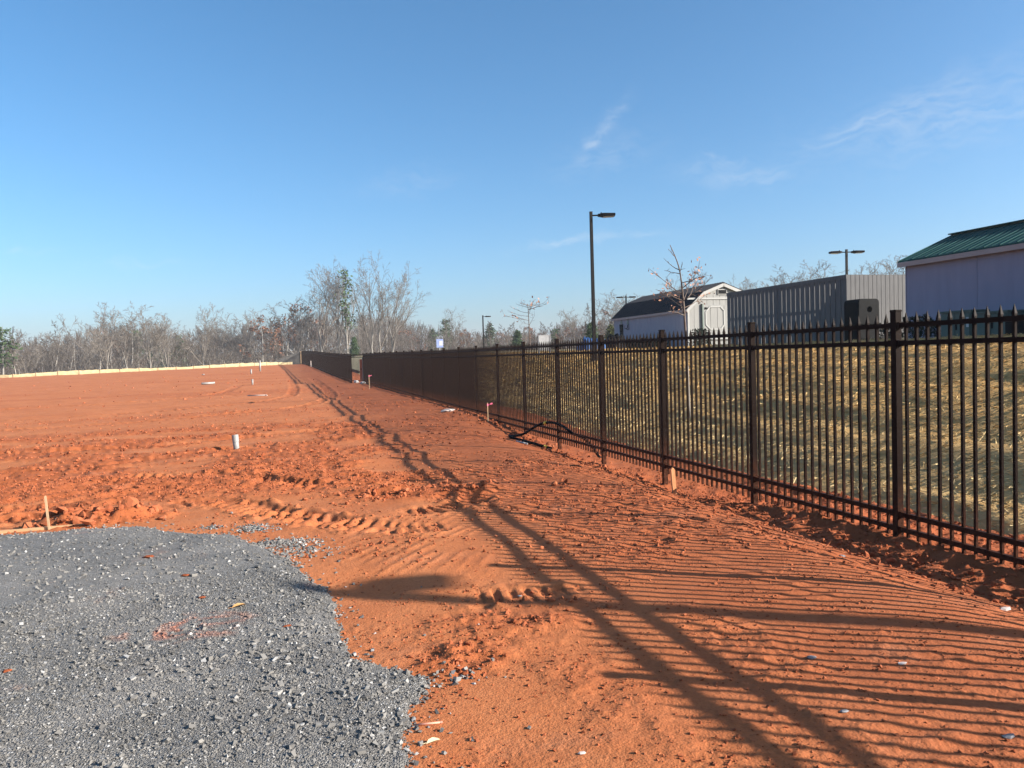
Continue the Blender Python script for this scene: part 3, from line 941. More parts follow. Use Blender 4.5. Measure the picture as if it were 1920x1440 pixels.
V1, f1, sh1 = lumps(P_[~small], S_[~small], ICO, ICO_F, 0.2, 0.85)
V2, f2, sh2 = lumps(P_[small], S_[small], CUBE * 0.8, CUBE_F, 0.25, 0.85)
tag(link('soil_clods', mesh_np('soil_clods', np.concatenate([V1, V2]), [f1, f2 + len(V1)], 'clod', False, {'shade': np.concatenate([sh1, sh2])})), 'scattered clods of red clay', 'soil', kind='stuff')


# ------------------------------------------------------------------ straw blades
n = 135000
u = rng.random(n)
y = -1 + 62 * u ** 1.55
x = rng.uniform(6.75, 14.8, n)
z = straw_z(x, y)
k = z > H(x, y) - 0.02
x, y, z = x[k], y[k], z[k]
n = len(x)
L = rng.uniform(0.04, 0.12, n) * (1 + y / 60); W = rng.uniform(0.0025, 0.005, n) * (1 + y / 22)
th = rng.normal(math.pi / 2, 0.8, n)
dirv = np.stack([np.cos(th), np.sin(th), 0.28 * np.cos(th) + rng.normal(0, 0.30, n)], -1)
side = np.stack([-np.sin(th), np.cos(th), rng.normal(0, 1.0, n)], -1)
c = np.stack([x, y, z + rng.uniform(0.0, 0.03, n)], -1)
V = np.stack([c - dirv * L[:, None] / 2 - side * W[:, None] / 2, c + dirv * L[:, None] / 2 - side * W[:, None] / 2,
              c + dirv * L[:, None] / 2 + side * W[:, None] / 2, c - dirv * L[:, None] / 2 + side * W[:, None] / 2], 1).reshape(-1, 3)
tag(link('straw_mulch', mesh_np('straw_mulch', V, np.arange(4 * n).reshape(-1, 4), 'straw', False, {'shade': np.repeat(rng.random(n), 4)})), 'loose straw mulch strewn over the bank', 'straw', kind='stuff')


def gz(x, y):
    """height of the finished surface at a point"""
    if x > 7.3:
        return float(straw_z(np.array([x]), np.array([y]))[0]) if x < 14.9 and y < 75 else float(H(x, y))
    s = float(poly_sdf(np.array([x]), np.array([y]))[0])
    z = float(soil_height(np.array([x]), np.array([y]))[0][0])
    return max(z, float(pad_z(np.array([x]), np.array([y]), np.array([s]))[0])) if s > 0 else z


# ------------------------------------------------------------------ metal picket fence
FX, SP, Y0 = 5.68, 2.37, 6.03


def picket_mesh():
    b = MB()
    w = 0.0245
    b.box(-w / 2, w / 2, -w / 2, w / 2, 0, 2.10)
    b.box(-w / 2 - 0.002, w / 2 + 0.002, -w / 2 - 0.002, w / 2 + 0.002, 2.10, 2.125)
    b.add([(-w * .62, -w * .62, 2.125), (w * .62, -w * .62, 2.125), (w * .62, w * .62, 2.125), (-w * .62, w * .62, 2.125), (0, 0, 2.21)],
          [(0, 1, 4), (1, 2, 4), (2, 3, 4), (3, 0, 4), (3, 2, 1, 0)])
    me = bpy.data.meshes.new('picket')
    me.from_pydata(b.v, [], b.f)
    me.materials.append(M['bronze'])
    me.update()
    return me, b


PK_ME, PK_B = picket_mesh()


def fence_run(root, posts, zoff, single, bottom=-0.16):
    """posts: list of (x, y); zoff: lift of the whole panel at each post; single: panels whose pickets are parts"""
    rest_v, rest_f = [], []
    pv = np.array(PK_B.v)
    o = root.location
    for i, (px, py) in enumerate(posts):
        z0 = zoff[i]
        g = float(H(px, py))
        p = MB().box(px - 0.034, px + 0.034, py - 0.034, py + 0.034, min(g, z0 - 0.15) - 0.35, z0 + 2.055).build('post', 'bronze', root)
        MB().box(px - 0.041, px + 0.041, py - 0.041, py + 0.041, z0 + 2.052, z0 + 2.075).build('post_cap', 'bronze', p, 0.006)
    for i in range(len(posts) - 1):
        a, b = posts[i], posts[i + 1]
        za, zb = zoff[i], zoff[i + 1]
        d = Vector((b[0] - a[0], b[1] - a[1], 0)); L = d.length; d /= L
        A = Vector((a[0], a[1], 0)) + d * 0.036; B = Vector((b[0], b[1], 0)) - d * 0.036
        for zr in (1.925, 1.755, 0.105, -0.04):
            MB().bar(A + Vector((0, 0, za + zr)), B + Vector((0, 0, zb + zr)), 0.044, 0.044).build('rail', 'bronze', root)
        if i in single and i < 10:
            for zr in (1.925, 1.755, 0.105, -0.04):
                for e, zz_ in ((A, za), (B, zb)):
                    sg = 1 if e is A else -1
                    c0 = e + d * sg * 0.001 + Vector((0, 0, zz_ + zr))
                    MB().bar(c0, c0 + d * sg * 0.034, 0.056, 0.058).build('rail_bracket', 'bronze', root)
        for k in range(18):
            t = (k + 1) / 19.0
            p = Vector((a[0], a[1], 0)) + d * L * t
            p.z = za + (zb - za) * t + bottom
            if i in single:
                c = link('picket', PK_ME, root, p - o)
            else:
                rest_f.append([tuple(q_ + len(rest_v) * len(pv) for q_ in fc) for fc in PK_B.f])
                rest_v.append(pv + np.array(p))
    if rest_v:
        me = bpy.data.meshes.new('picket')
        me.from_pydata([tuple(r) for r in np.concatenate(rest_v) - np.array(o)], [], [fc for l in rest_f for fc in l])
        me.materials.append(M['bronze'])
        tag(link('picket', me, root), 'closely spaced pickets of the far panels', kind='stuff')


fence = empty('picket_fence', (FX, Y0, -0.2), 'long dark bronze metal picket fence with spear points along the straw bank', 'fence')
n0, n1 = -3, 21
posts = [(FX, Y0 + SP * n) for n in range(n0, n1 + 1)]
zoff = [0.14 * float(sm(24, 55, np.array(p[1]))) for p in posts]
fence_run(fence, posts, zoff, set(range(2, 18)))

GL = (4.93, 56.95)
fence2 = empty('picket_fence', (GL[0], GL[1], 0.1), 'far run of dark picket fence climbing beyond the narrow gate', 'fence')
N2 = 33
posts2 = [(GL[0] + (3.42 - GL[0]) * i / N2, GL[1] + (135.0 - GL[1]) * i / N2) for i in range(N2 + 1)]
zoff2 = [float(H(p[0], p[1])) + 0.06 for p in posts2]
fence_run(fence2, posts2, zoff2, set())

# gate across the jog between the two runs
gp = Vector((FX, Y0 + SP * 21, 0)); gq = Vector((GL[0], GL[1], 0))
gd = (gq - gp).normalized()
gate = empty('gate', ((gp.x + gq.x) / 2, (gp.y + gq.y) / 2, 0.05), 'narrow barred metal gate with a rusty brown lock plate between the fence runs', 'gate')
zg = float(H(5.4, 56.2))
for zr in (2.02, 1.86, 0.16):
    MB().bar(gp + gd * 0.05 + Vector((0, 0, zg + zr)), gq - gd * 0.05 + Vector((0, 0, zg + zr)), 0.04, 0.045).build('rail', 'bronze', gate)
for k in range(9):
    p = gp + gd * ((gq - gp).length * (0.1 + 0.8 * k / 8))
    MB().bar(p + Vector((0, 0, zg + 0.06)), p + Vector((0, 0, zg + 2.12)), 0.025, 0.025, (1, 0, 0)).build('bar', 'bronze', gate)
pl = gp + gd * 0.28 - Vector((0.0, 0.04, 0))
lp = MB().bar(pl + Vector((0, 0, zg + 0.12)), pl + Vector((0, 0, zg + 1.70)), 0.012, 0.30, gd).build('lock_plate', 'rust', gate)
MB().bar(pl + Vector((0, -0.012, zg + 0.95)), pl + Vector((0, -0.012, zg + 1.05)), 0.03, 0.08, gd).build('lock', 'black', lp)
pp = gp + gd * 0.075 - Vector((0, 0.02, 0))
MB().bar(pp + Vector((0, 0, zg + 0.0)), pp + Vector((0, 0, zg + 1.82)), 0.05, 0.06, gd).build('latch_post', 'gate_post', gate)


# ------------------------------------------------------------------ silt fence at the far edge
def resample(pts, step):
    P = np.array(pts, float)
    seg = np.hypot(*(P[1:] - P[:-1]).T); s = np.concatenate([[0], np.cumsum(seg)])
    t = np.arange(0, s[-1], step)
    return np.stack([np.interp(t, s, P[:, 0]), np.interp(t, s, P[:, 1])], -1)


sp = resample([p for p in SILT if p[0] < 3.2] + [(2.0, 132.7)], 0.5)
root = empty('silt_fence', (float(sp[0, 0]), float(sp[0, 1]), float(H(*sp[0]))), 'low tan silt fence on wooden stakes along the far edge of the clay', 'fence')
hgt = 0.42 + 0.08 * np.sin(np.arange(len(sp)) * 0.13) + 0.03 * rng.normal(size=len(sp))
hgt = hgt + 0.3 * (sp[:, 0] < -46)
hz = H(sp[:, 0], sp[:, 1])
o = np.array(root.location)
top = np.stack([sp[:, 0], sp[:, 1], hz + hgt], -1) - o
mid = np.stack([sp[:, 0], sp[:, 1] - 0.05 * rng.random(len(sp)), hz + hgt * 0.45], -1) - o
bot = np.stack([sp[:, 0], sp[:, 1], hz - 0.1], -1) - o
back = np.array([0, 0.012, 0])
V = np.concatenate([top, mid, bot, top + back, bot + back]); n = len(sp)
i = np.arange(n - 1)
Q = np.concatenate([np.stack([i, i + 1, i + 1 + n, i + n], -1), np.stack([i + n, i + n + 1, i + 1 + 2 * n, i + 2 * n], -1), np.stack([i + 3 * n, i + 4 * n, i + 1 + 4 * n, i + 1 + 3 * n], -1), np.stack([i, i + 3 * n, i + 1 + 3 * n, i + 1], -1)])
link('fabric', mesh_np('fabric', V, Q, 'silt', False), root)
for k in range(2, n, 5):
    a = sp[k]; h = float(H(a[0], a[1]))
    MB().box(a[0] - 0.03, a[0] + 0.03, a[1] - 0.10, a[1] - 0.04, h - 0.2, h + hgt[k] + 0.06).build('stake', 'stake', root)
# black fabric run up to the tall end stake
zb = float(H(3.3, 134.3))
bf = empty('black_fabric_screen', (3.3, 134.4, zb), 'sagging black fabric tied to a tall wooden stake at the far fence end', 'fabric')
MB().prism([(3.3, 134.3, zb - 0.1), (-2.4, 130.0, zb - 0.35), (-2.4, 130.0, zb + 0.15), (-0.6, 131.4, zb + 0.75), (1.2, 132.7, zb + 1.5), (3.3, 134.3, zb + 2.05)], (0.0, 0.02, 0)).build('fabric', 'black_silt', bf)
MB().box(3.28, 3.42, 134.05, 134.19, zb - 0.3, zb + 2.15).build('stake', 'stake', bf)


# ------------------------------------------------------------------ buildings
def ribs_between(b, e0, e1, r0, r1, n, w, h):
    """raised ribs running from an eave edge (e0-e1) to a ridge edge (r0-r1)"""
    e0, e1, r0, r1 = map(Vector, (e0, e1, r0, r1))
    nrm = (e1 - e0).cross(r0 - e0).normalized()
    if nrm.z < 0:
        nrm = -nrm
    for i in range(n):
        t = (i + 0.5) / n
        p, q2 = e0.lerp(e1, t) + nrm * (h / 2), r0.lerp(r1, t) + nrm * (h / 2)
        b.bar(p, q2, w, h, nrm)
    return b


# gambrel shed
SX0, SX1, SY0, SY1, SZ = 20.4, 24.6, 35.8, 45.0, 1.95
xm = (SX0 + SX1) / 2
EZ, KZ, AZ = 3.98, 4.77, 5.20
KX0, KX1 = 21.30, 23.70
shed = empty('storage_shed', (SX0, SY0, SZ - 0.1), 'pale grey gambrel storage shed with black ribbed metal roof', 'shed')


def shed_top(x):
    return float(np.interp(x, [SX0, KX0, xm, KX1, SX1], [EZ, KZ, AZ, KZ, EZ])) - 0.02


core = [(SX0, SZ), (SX1, SZ), (SX1, EZ - .03), (KX1, KZ - .03), (xm, AZ - .03), (KX0, KZ - .03), (SX0, EZ - .03)]
MB().prism([(p[0], SY0 + 0.03, p[1]) for p in core], (0, SY1 - SY0 - 0.06, 0)).build('wall_core', 'shed_side_shade', shed)
nb = 11
for i in range(nb):
    a = SX0 + (SX1 - SX0) * i / nb + 0.008; c = SX0 + (SX1 - SX0) * (i + 1) / nb - 0.008
    xs = [a] + [k for k in (KX0, xm, KX1) if a < k < c] + [c]
    poly = [(a, SY0, SZ), (c, SY0, SZ)] + [(k, SY0, shed_top(k)) for k in reversed(xs)]
    MB().prism(poly, (0, 0.028, 0)).build('siding_board', 'shed_wall', shed)
for i in range(24):
    a = SY0 + 0.03 + (SY1 - SY0 - .06) * i / 24 + 0.006; c = SY0 + 0.03 + (SY1 - SY0 - .06) * (i + 1) / 24 - 0.006
    MB().box(SX0 - 0.022, SX0 - 0.002, a, c, SZ, EZ - 0.05).build('siding_board', 'shed_side_shade', shed)
rf = MB()
ov = 0.14
prof = [(SX0 - 0.13, EZ - 0.10), (KX0 - 0.02, KZ + 0.03), (xm, AZ + 0.06), (KX1 + 0.02, KZ + 0.03), (SX1 + 0.13, EZ - 0.10)]
for (ax, azz), (bx, bz) in zip(prof[:-1], prof[1:]):
    rf.add([(ax, SY0 - ov, azz), (ax, SY1 + ov, azz), (bx, SY1 + ov, bz), (bx, SY0 - ov, bz), (ax, SY0 - ov, azz - 0.035), (ax, SY1 + ov, azz - 0.035), (bx, SY1 + ov, bz - 0.035), (bx, SY0 - ov, bz - 0.035)],
           [(0, 1, 2, 3), (7, 6, 5, 4), (0, 3, 7, 4), (1, 5, 6, 2), (0, 4, 5, 1), (3, 2, 6, 7)])
roof = rf.build('roof', 'black_roof', shed)
for j, ((ax, azz), (bx, bz)) in enumerate(zip(prof[:-1], prof[1:])):
    ribs_between(MB(), (ax, SY0 - ov, azz), (ax, SY1 + ov, azz), (bx, SY0 - ov, bz), (bx, SY1 + ov, bz), 40, 0.045, 0.03).build('roof_ribs', 'black_roof', roof)
for (ax, azz), (bx, bz) in zip(prof[:-1], prof[1:]):
    MB().bar((ax, SY0 - ov + 0.02, azz - 0.13), (bx, SY0 - ov + 0.02, bz - 0.13), 0.04, 0.16, (0, 0, 1)).build('rake_trim', 'trim', shed)
MB().box(SX0 - 0.14, SX0 - 0.11, SY0 - ov, SY1 + ov, EZ - 0.26, EZ - 0.13).build('fascia', 'pink_trim', shed)
MB().box(SX0 - 0.02, SX1, SY0 - 0.045, SY0 - 0.003, 4.37, 4.46).build('band_trim', 'trim', shed)
for x0 in (SX0 - 0.015, SX1 - 0.09):
    MB().box(x0, x0 + 0.10, SY0 - 0.035, SY0 - 0.003, SZ, EZ - 0.05).build('corner_trim', 'trim', shed)
v = MB().box(22.18, 22.72, SY0 - 0.05, SY0 - 0.004, 4.62, 4.90).build('vent', 'trim', shed)
MB().box(22.22, 22.68, SY0 - 0.062, SY0 - 0.052, 4.66, 4.86).build('vent_louvre', 'black', v)
dr = MB().box(21.30, 23.72, SY0 - 0.065, SY0 - 0.005, 2.35, 4.08).build('door', 'shed_wall', shed)
for k in range(6):
    a = 21.30 + 2.42 * k / 6 + 0.01
    MB().box(a, a + 2.42 / 6 - 0.02, SY0 - 0.085, SY0 - 0.067, 2.40, 4.03).build('door_board', 'shed_wall', dr)
oc = [(21.42, 3.05), (21.42, 3.72), (21.68, 3.98), (22.30, 3.98), (22.50, 3.78), (22.50, 3.02), (22.30, 2.80), (21.68, 2.80)]
for (a, b_), (c, d_) in zip(oc, oc[1:] + oc[:1]):
    MB().bar((a, SY0 - 0.10, b_), (c, SY0 - 0.10, d_), 0.025, 0.07, (0, 0, 1) if abs(c - a) > 0.05 else (1, 0, 0)).build('door_trim', 'trim', dr)
MB().box(21.22, 21.295, SY0 - 0.10, SY0 - 0.006, 2.3, 4.14).build('door_frame', 'gate_post', shed)
MB().box(21.30, 23.75, SY0 - 0.095, SY0 - 0.006, 2.26, 2.345).build('door_sill', 'trim', shed)
for z in (3.90, 2.62):
    MB().prism([(21.36, SY0 - 0.10, z - 0.06), (21.36, SY0 - 0.10, z + 0.06), (21.72, SY0 - 0.10, z)], (0, -0.012, 0)).build('hinge', 'black', dr)
for y in (36.2, 39, 42, 44.6):
    MB().box(SX0 + 0.05, SX0 + 0.45, y - 0.2, y + 0.2, 1.5, SZ - 0.003).build('foundation_block', 'grey_board', shed)

# dark cut-out figures on the long wall
fx = SX0 - 0.03
f1 = empty('wall_figure', (fx, 43.9, 2.8), 'black cut-out figure with long trousers on the shed side wall', 'wall ornament')
MB().prism([(fx, 43.60, 3.46), (fx, 44.12, 3.46), (fx, 44.02, 2.70), (fx, 43.92, 2.62), (fx, 43.88, 3.20), (fx, 43.83, 3.20), (fx, 43.80, 2.55), (fx, 43.66, 2.55)], (-0.03, 0, 0)).build('trousers', 'black', f1)
MB().prism([(fx, 43.70, 3.50), (fx, 44.00, 3.50), (fx, 43.90, 3.74), (fx, 43.80, 3.74)], (-0.02, 0, 0)).build('body', 'gate_post', f1)
MB().prism([(fx, 43.85 + 0.09 * math.cos(a), 3.82 + 0.08 * math.sin(a)) for a in np.linspace(0, 2 * math.pi, 9)[:-1]], (-0.03, 0, 0)).build('head', 'black', f1)
f2 = empty('wall_figure', (fx, 43.0, 3.1), 'small dark cut-out figure right of the long-trousered one on the shed wall', 'wall ornament')
MB().prism([(fx, 42.80, 3.42), (fx, 43.08, 3.42), (fx, 43.00, 3.74), (fx, 42.88, 3.74)], (-0.02, 0, 0)).build('body', 'gate_post', f2)
MB().prism([(fx, 42.94 + 0.09 * math.cos(a), 3.82 + 0.08 * math.sin(a)) for a in np.linspace(0, 2 * math.pi, 9)[:-1]], (-0.03, 0, 0)).build('head', 'black', f2)
MB().tube([(fx - .02, 43.35, 3.36), (fx - .02, 43.36, 3.20), (fx - .02, 43.12, 3.14), (fx - .02, 42.98, 3.24), (fx - .02, 42.95, 3.40)], 0.018, 6).build('arm', 'black', f2)
MB().tube([(fx - .02, 42.80, 3.42), (fx - .02, 42.76, 3.12), (fx - .02, 43.05, 3.10)], 0.018, 6).build('leg', 'black', f2)

# grey board enclosure
GX0, GY0, GY1, GZ0, GZ1 = 19.0, 22.4, 29.9, 1.85, 4.20
enc = empty('board_enclosure', (GX0, GY0, GZ0), 'tall grey vertical-board enclosure with light showing through its gaps', 'board fence')
for z in (2.25, 3.05, 4.05):
    MB().box(GX0 + 0.045, GX0 + 0.085, GY0 + 0.08, GY1, z - 0.05, z + 0.05).build('rail', 'grey_board', enc)
    MB().box(GX0 + 0.09, 25.0, GY0 + 0.042, GY0 + 0.08, z - 0.05, z + 0.05).build('rail', 'grey_board', enc)
nbs = 27
pit = (GY1 - GY0) / nbs
for i in range(nbs):
    y = GY0 + i * pit
    MB().box(GX0, GX0 + 0.04, y + 0.022, y + pit - 0.012, GZ0 - 0.1, GZ1).build('board', 'grey_board', enc)
for i in range(30):
    x = GX0 + 0.005 + i * 0.185
    MB().box(x, x + 0.167, GY0, GY0 + 0.036, GZ0 - 0.1, GZ1 + 0.01).build('board', 'grey_board', enc)
MB().box(GX0 - 0.022, GX0 - 0.002, GY0 - 0.02, GY1, GZ1 - 0.13, GZ1 + 0.012).build('top_board', 'grey_board', enc)
for x, y in ((GX0 + 0.09, GY0 + 0.09), (GX0 + 0.10, 26.2), (GX0 + 0.10, GY1 - 0.1)):
    MB().box(x, x + 0.10, y, y + 0.10, GZ0 - 0.3, GZ1 - 0.05).build('post', 'grey_board', enc)

# green roofed building
BX0, BY1, BZ0, BZE = 18.0, 18.68, 1.8, 4.22
BX1, BY0 = 21.7, 6.0
bld = empty('utility_building', (BX0, BY1, BZ0), 'lavender-grey utility building with green ribbed metal roof', 'building')
xm = (BX0 + BX1) / 2
rz = 5.02
MB().prism([(BX0 + 0.02, BY1 - 0.02, BZ0 - 0.3), (BX1, BY1 - 0.02, BZ0 - 0.3), (BX1, BY1 - 0.02, BZE), (xm, BY1 - 0.02, rz - 0.06), (BX0 + 0.02, BY1 - 0.02, BZE)], (0, BY0 - BY1, 0)).build('wall_core', 'grey_wall', bld)
for i in range(6):
    a = BY1 - 2.44 * (i + 1) + 0.004; c = BY1 - 2.44 * i - 0.004
    MB().box(BX0 - 0.005, BX0 + 0.018, max(a, BY0), c, BZ0 - 0.25, BZE - 0.1).build('wall_panel', 'grey_wall', bld)
MB().box(BX0 - 0.02, BX0 + 0.06, BY1 - 0.004, BY1 + 0.02, BZ0 - 0.25, BZE - 0.1).build('corner_trim', 'grey_wall', bld)
ry0, ry1 = BY0, BY1 + 0.12
rf = MB()
for ex, s in ((BX0 - 0.2, -1), (BX1 + 0.2, 1)):
    rf.add([(ex, ry0, BZE - 0.02), (ex, ry1, BZE - 0.02), (xm, ry1, rz), (xm, ry0, rz), (ex, ry0, BZE - 0.06), (ex, ry1, BZE - 0.06), (xm, ry1, rz - 0.04), (xm, ry0, rz - 0.04)],
           [(0, 1, 2, 3), (7, 6, 5, 4), (0, 3, 7, 4), (1, 5, 6, 2), (0, 4, 5, 1)])
roof = rf.build('roof', 'green_roof', bld)
nr = 27
for i in range(nr):
    y = ry1 - 0.05 - i * 0.24
    big = (i % 2 == 0)
    MB().bar((BX0 - 0.2, y, BZE - 0.005), (xm, y, rz + 0.012), 0.035 if big else 0.02, 0.018 if big else 0.010, (0, 0, 1)).build('roof_rib', 'green_roof', roof)
MB().box(xm - 0.13, xm + 0.13, ry0, ry1 + 0.02, rz + 0.012, rz + 0.045).build('ridge_cap', 'green_roof', roof)
MB().box(BX0 - 0.215, BX0 - 0.185, ry0, ry1, BZE - 0.20, BZE - 0.065).build('fascia', 'pink_trim', bld)
MB().box(BX0 - 0.184, BX0 - 0.01, ry0, ry1, BZE - 0.16, BZE - 0.13).build('soffit', 'pink_trim', bld)


# cabinets, bin, dark box
def cabinet(x, y0, y1, z1, label):
    r = empty('utility_cabinet', (x, (y0 + y1) / 2, 1.8), label, 'utility cabinet', 'green utility cabinets beside the building')
    MB().box(x, x + 0.55, y0, y1, 1.7, z1 - 0.06).build('body', 'cabinet', r, 0.012)
    MB().box(x - 0.04, x + 0.60, y0 - 0.03, y1 + 0.03, z1 - 0.058, z1).build('lid', 'cabinet', r, 0.02)
    ym = (y0 + y1) / 2
    for a, c in ((y0 + 0.03, ym - 0.01), (ym + 0.01, y1 - 0.03)):
        MB().box(x - 0.022, x - 0.002, a, c, 1.85, z1 - 0.10).build('door', 'cabinet', r, 0.006)
    MB().box(x - 0.045, x - 0.024, ym - 0.06, ym - 0.03, 2.05, 2.2).build('handle', 'black', r)
    return r


cb = cabinet(16.4, 14.98, 15.90, 2.54, 'green utility cabinet with two white stickers on its right side')
for z in (2.33, 2.16):
    MB().box(16.37, 16.376, 15.03, 15.10, z - 0.05, z + 0.03).build('sticker', 'white', cb)
cabinet(16.45, 14.02, 14.90, 2.47, 'lower green utility cabinet next to the black slope-topped box')
bx = empty('black_box', (16.0, 13.2, 1.8), 'black slope-topped box at the right edge on the bank top', 'box')
MB().prism([(15.9, 13.62, 1.7), (15.9, 11.9, 1.7), (15.9, 11.9, 2.34), (15.9, 13.62, 2.24)], (0.9, 0, 0)).build('body', 'black', bx)
MB().prism([(15.86, 13.66, 2.245), (15.86, 11.88, 2.345), (15.86, 11.88, 2.39), (15.86, 13.66, 2.29)], (0.98, 0, 0)).build('lid', 'black', bx)
tb = empty('storage_bin', (18.3, 21.4, 1.85), 'tall black rounded plastic bin with a round hole against the grey boards', 'bin')
bp = [(18.45, 1.8), (19.30, 1.8), (19.30, 3.16), (19.285, 3.22), (19.25, 3.262), (19.19, 3.28), (18.57, 3.28), (18.50, 3.255), (18.46, 3.20), (18.45, 3.13)]
MB().prism([(a, 21.2, c) for a, c in bp], (0, 0.7, 0)).build('body', 'black', tb, 0.02)
MB().tube([(18.9, 21.21, 2.93), (18.9, 21.194, 2.93)], 0.10, 20).build('hole', 'hole', tb)  # flat black disc on the front, its colour standing in for the hole's shade
MB().box(18.40, 19.35, 21.15, 21.95, 2.42, 2.47).build('rim', 'black', tb, 0.02)
MB().box(18.50, 18.9, 21.17, 21.198, 1.95, 2.3).build('hatch', 'black', tb)


# ------------------------------------------------------------------ lamp posts
def lamp(x, y, z0, ztop, heads, label, group='parking lot lamp posts', pw=0.12):
    r = empty('lamp_post', (x, y, z0), label, 'lamp post', group)
    MB().bar((x, y, z0 - 0.3), (x, y, ztop), pw, pw, (0, 1, 0), pw * 0.8, pw * 0.8).build('pole', 'lamp_pole', r)
    MB().box(x - pw * 0.75, x + pw * 0.75, y - pw * 0.75, y + pw * 0.75, z0 - 0.3, z0 + 0.75).build('base_cover', 'lamp_pole', r, 0.015)
    MB().box(x - pw * 0.46, x + pw * 0.46, y - pw * 0.46, y + pw * 0.46, ztop + 0.002, ztop + 0.02).build('pole_cap', 'lamp_pole', r)
    for hx, hy in heads:
        d = Vector((hx, hy, 0)).normalized()
        c = Vector((x, y, ztop - 0.13))
        MB().bar(c + d * 0.04, c + d * 0.30, 0.05, 0.05).build('arm', 'lamp_pole', r)
        h = MB()
        h.bar(c + d * 0.26, c + d * 0.44, 0.14, 0.09, (0, 0, 1), 0.34, 0.13)
        h.bar(c + d * 0.441, c + d * 0.93, 0.36, 0.13, (0, 0, 1), 0.34, 0.10)
        hd = h.build('lamp_head', 'lamp_pole', r, 0.008)
        MB().bar(c + d * 0.47 - Vector((0, 0, 0.075)), c + d * 0.88 - Vector((0, 0, 0.064)), 0.28, 0.012).build('lens', 'lens', hd)
        q2 = c + d * 0.40 + Vector((0, 0, 0.06))
        MB().tube([q2, q2 + Vector((0, 0, 0.05))], 0.025, 8).build('photocell', 'lamp_pole', hd)
    return r


lamp(11.80, 27.95, gz(11.8, 27.95), 7.22, [(0.96, -0.29)], 'tall dark single-head lamp post rising behind the fence')
lamp(14.75, -3.1, gz(14.75, -3.1), 7.58, [(0.99, -0.10)], 'lamp post out of frame on the right that throws its shadow', None, 0.17)
lamp(29.8, 35.1, 1.9, 6.95, [(0.92, -0.28), (-0.95, 0.2)], 'twin-head lamp post above the grey board enclosure')
lamp(32.5, 68.8, 1.9, 7.2, [(0.92, -0.28), (-0.95, 0.2)], 'small far twin-head lamp post left of the shed roof', pw=0.13)
lamp(22.9, 87.4, 1.9, 6.5, [(0.96, -0.29)], 'small far single-head lamp post above the middle of the fence', pw=0.16)

# signs beyond the fence
s = empty('sign', (9.0, 44.6, 0.6), 'small pale blue and white sign on a post above the fence', 'sign')
MB().box(8.98, 9.04, 44.6, 44.66, 0.3, 2.45).build('post', 'steel', s)
pn = MB().box(8.82, 9.22, 44.57, 44.595, 2.33, 2.83).build('panel', 'sign_blue', s)
MB().box(8.98, 9.18, 44.562, 44.568, 2.45, 2.72).build('face_mark', 'white', pn)
s = empty('sign', (13.3, 38.1, 1.4), 'pale grey framed board standing behind the pickets', 'sign')
MB().box(12.98, 13.56, 38.08, 38.12, 1.95, 2.72).build('panel', 'steel', s)
for a, c, d_, e in ((12.94, 12.98, 1.5, 2.76), (13.56, 13.60, 1.5, 2.76)):
    MB().box(a, c, 38.06, 38.14, d_, e).build('leg', 'steel', s)
MB().box(12.98, 13.56, 38.065, 38.135, 2.722, 2.76).build('top_rail', 'steel', s)

# ------------------------------------------------------------------ small things on the clay
def pipe_stub(x, y, h, r, label, lean=(0, 0), mat='pvc'):
    z = gz(x, y)
    root = empty('pvc_pipe', (x, y, z), label, 'pipe')
    t = Vector((x + lean[0], y + lean[1], z + h))
    MB().tube([(x, y, z - 0.12), t], r, 16, True).build('pipe', mat, root, 0, True)
    MB().tube([t - Vector((lean[0], lean[1], h)) * (0.14 / h), t + Vector((0, 0, 0.006))], r * 1.12, 16).build('coupling', mat, root)
    return root


pipe_stub(-0.91, 16.5, 0.33, 0.058, 'white plastic pipe stub standing upright in the clay', (-0.03, 0.02))
pipe_stub(-2.05, 60.5, 0.40, 0.065, 'far short white pipe standing left of the tall pipe')
pipe_stub(-3.0, 86.0, 0.5, 0.08, 'far white pipe beside the tallest pipe')
pipe_stub(-2.25, 93.0, 1.25, 0.09, 'tallest of the far upright pipes near the black fabric')


def lying_pipe(x0, y0, x1, y1, r, label, mat='pvc', name='pvc_pipe', cat='pipe'):
    root = empty(name, ((x0 + x1) / 2, (y0 + y1) / 2, gz((x0 + x1) / 2, (y0 + y1) / 2)), label, cat)
    a, b = Vector((x0, y0, gz(x0, y0) + r)), Vector((x1, y1, gz(x1, y1) + r))
    MB().tube([a, b], r, 14).build('pipe', mat, root, 0, True)
    MB().tube([b - (b - a) * 0.08, b + (b - a) * 0.002], r * 1.15, 14).build('bell_end', mat, root)


lying_pipe(-5.9, 64.0, -5.0, 64.4, 0.085, 'white plastic pipe lying on the clay far left')


def blob(name, x, y, s, mat, label, cat, flat=0.7, dz=0.0, stretch=(1, 1)):
    b = ICO * (1 + 0.18 * rng.normal(size=(12, 1)))
    b = b @ np.array(Matrix.Rotation(rng.random() * 6.28, 3, 'Z')).T
    b = b * np.array([s * stretch[0], s * stretch[1], s * flat])
    me = mesh_np(name, b, ICO_F, mat)
    o = link(name, me, None, (x, y, gz(x, y) + s * flat * 0.55 + dz))
    return tag(o, label, cat)


blob('stone', -7.9, 88, 0.16, 'pvc', 'white scrap lying beyond the far lying pipe', 'scrap', 0.5)
pk = lying_pipe(-1.75, 43.6, -0.75, 43.1, 0.03, 'thin pale rod lying on the clay beyond the upright pipe', 'pebble', 'rod', 'rod')


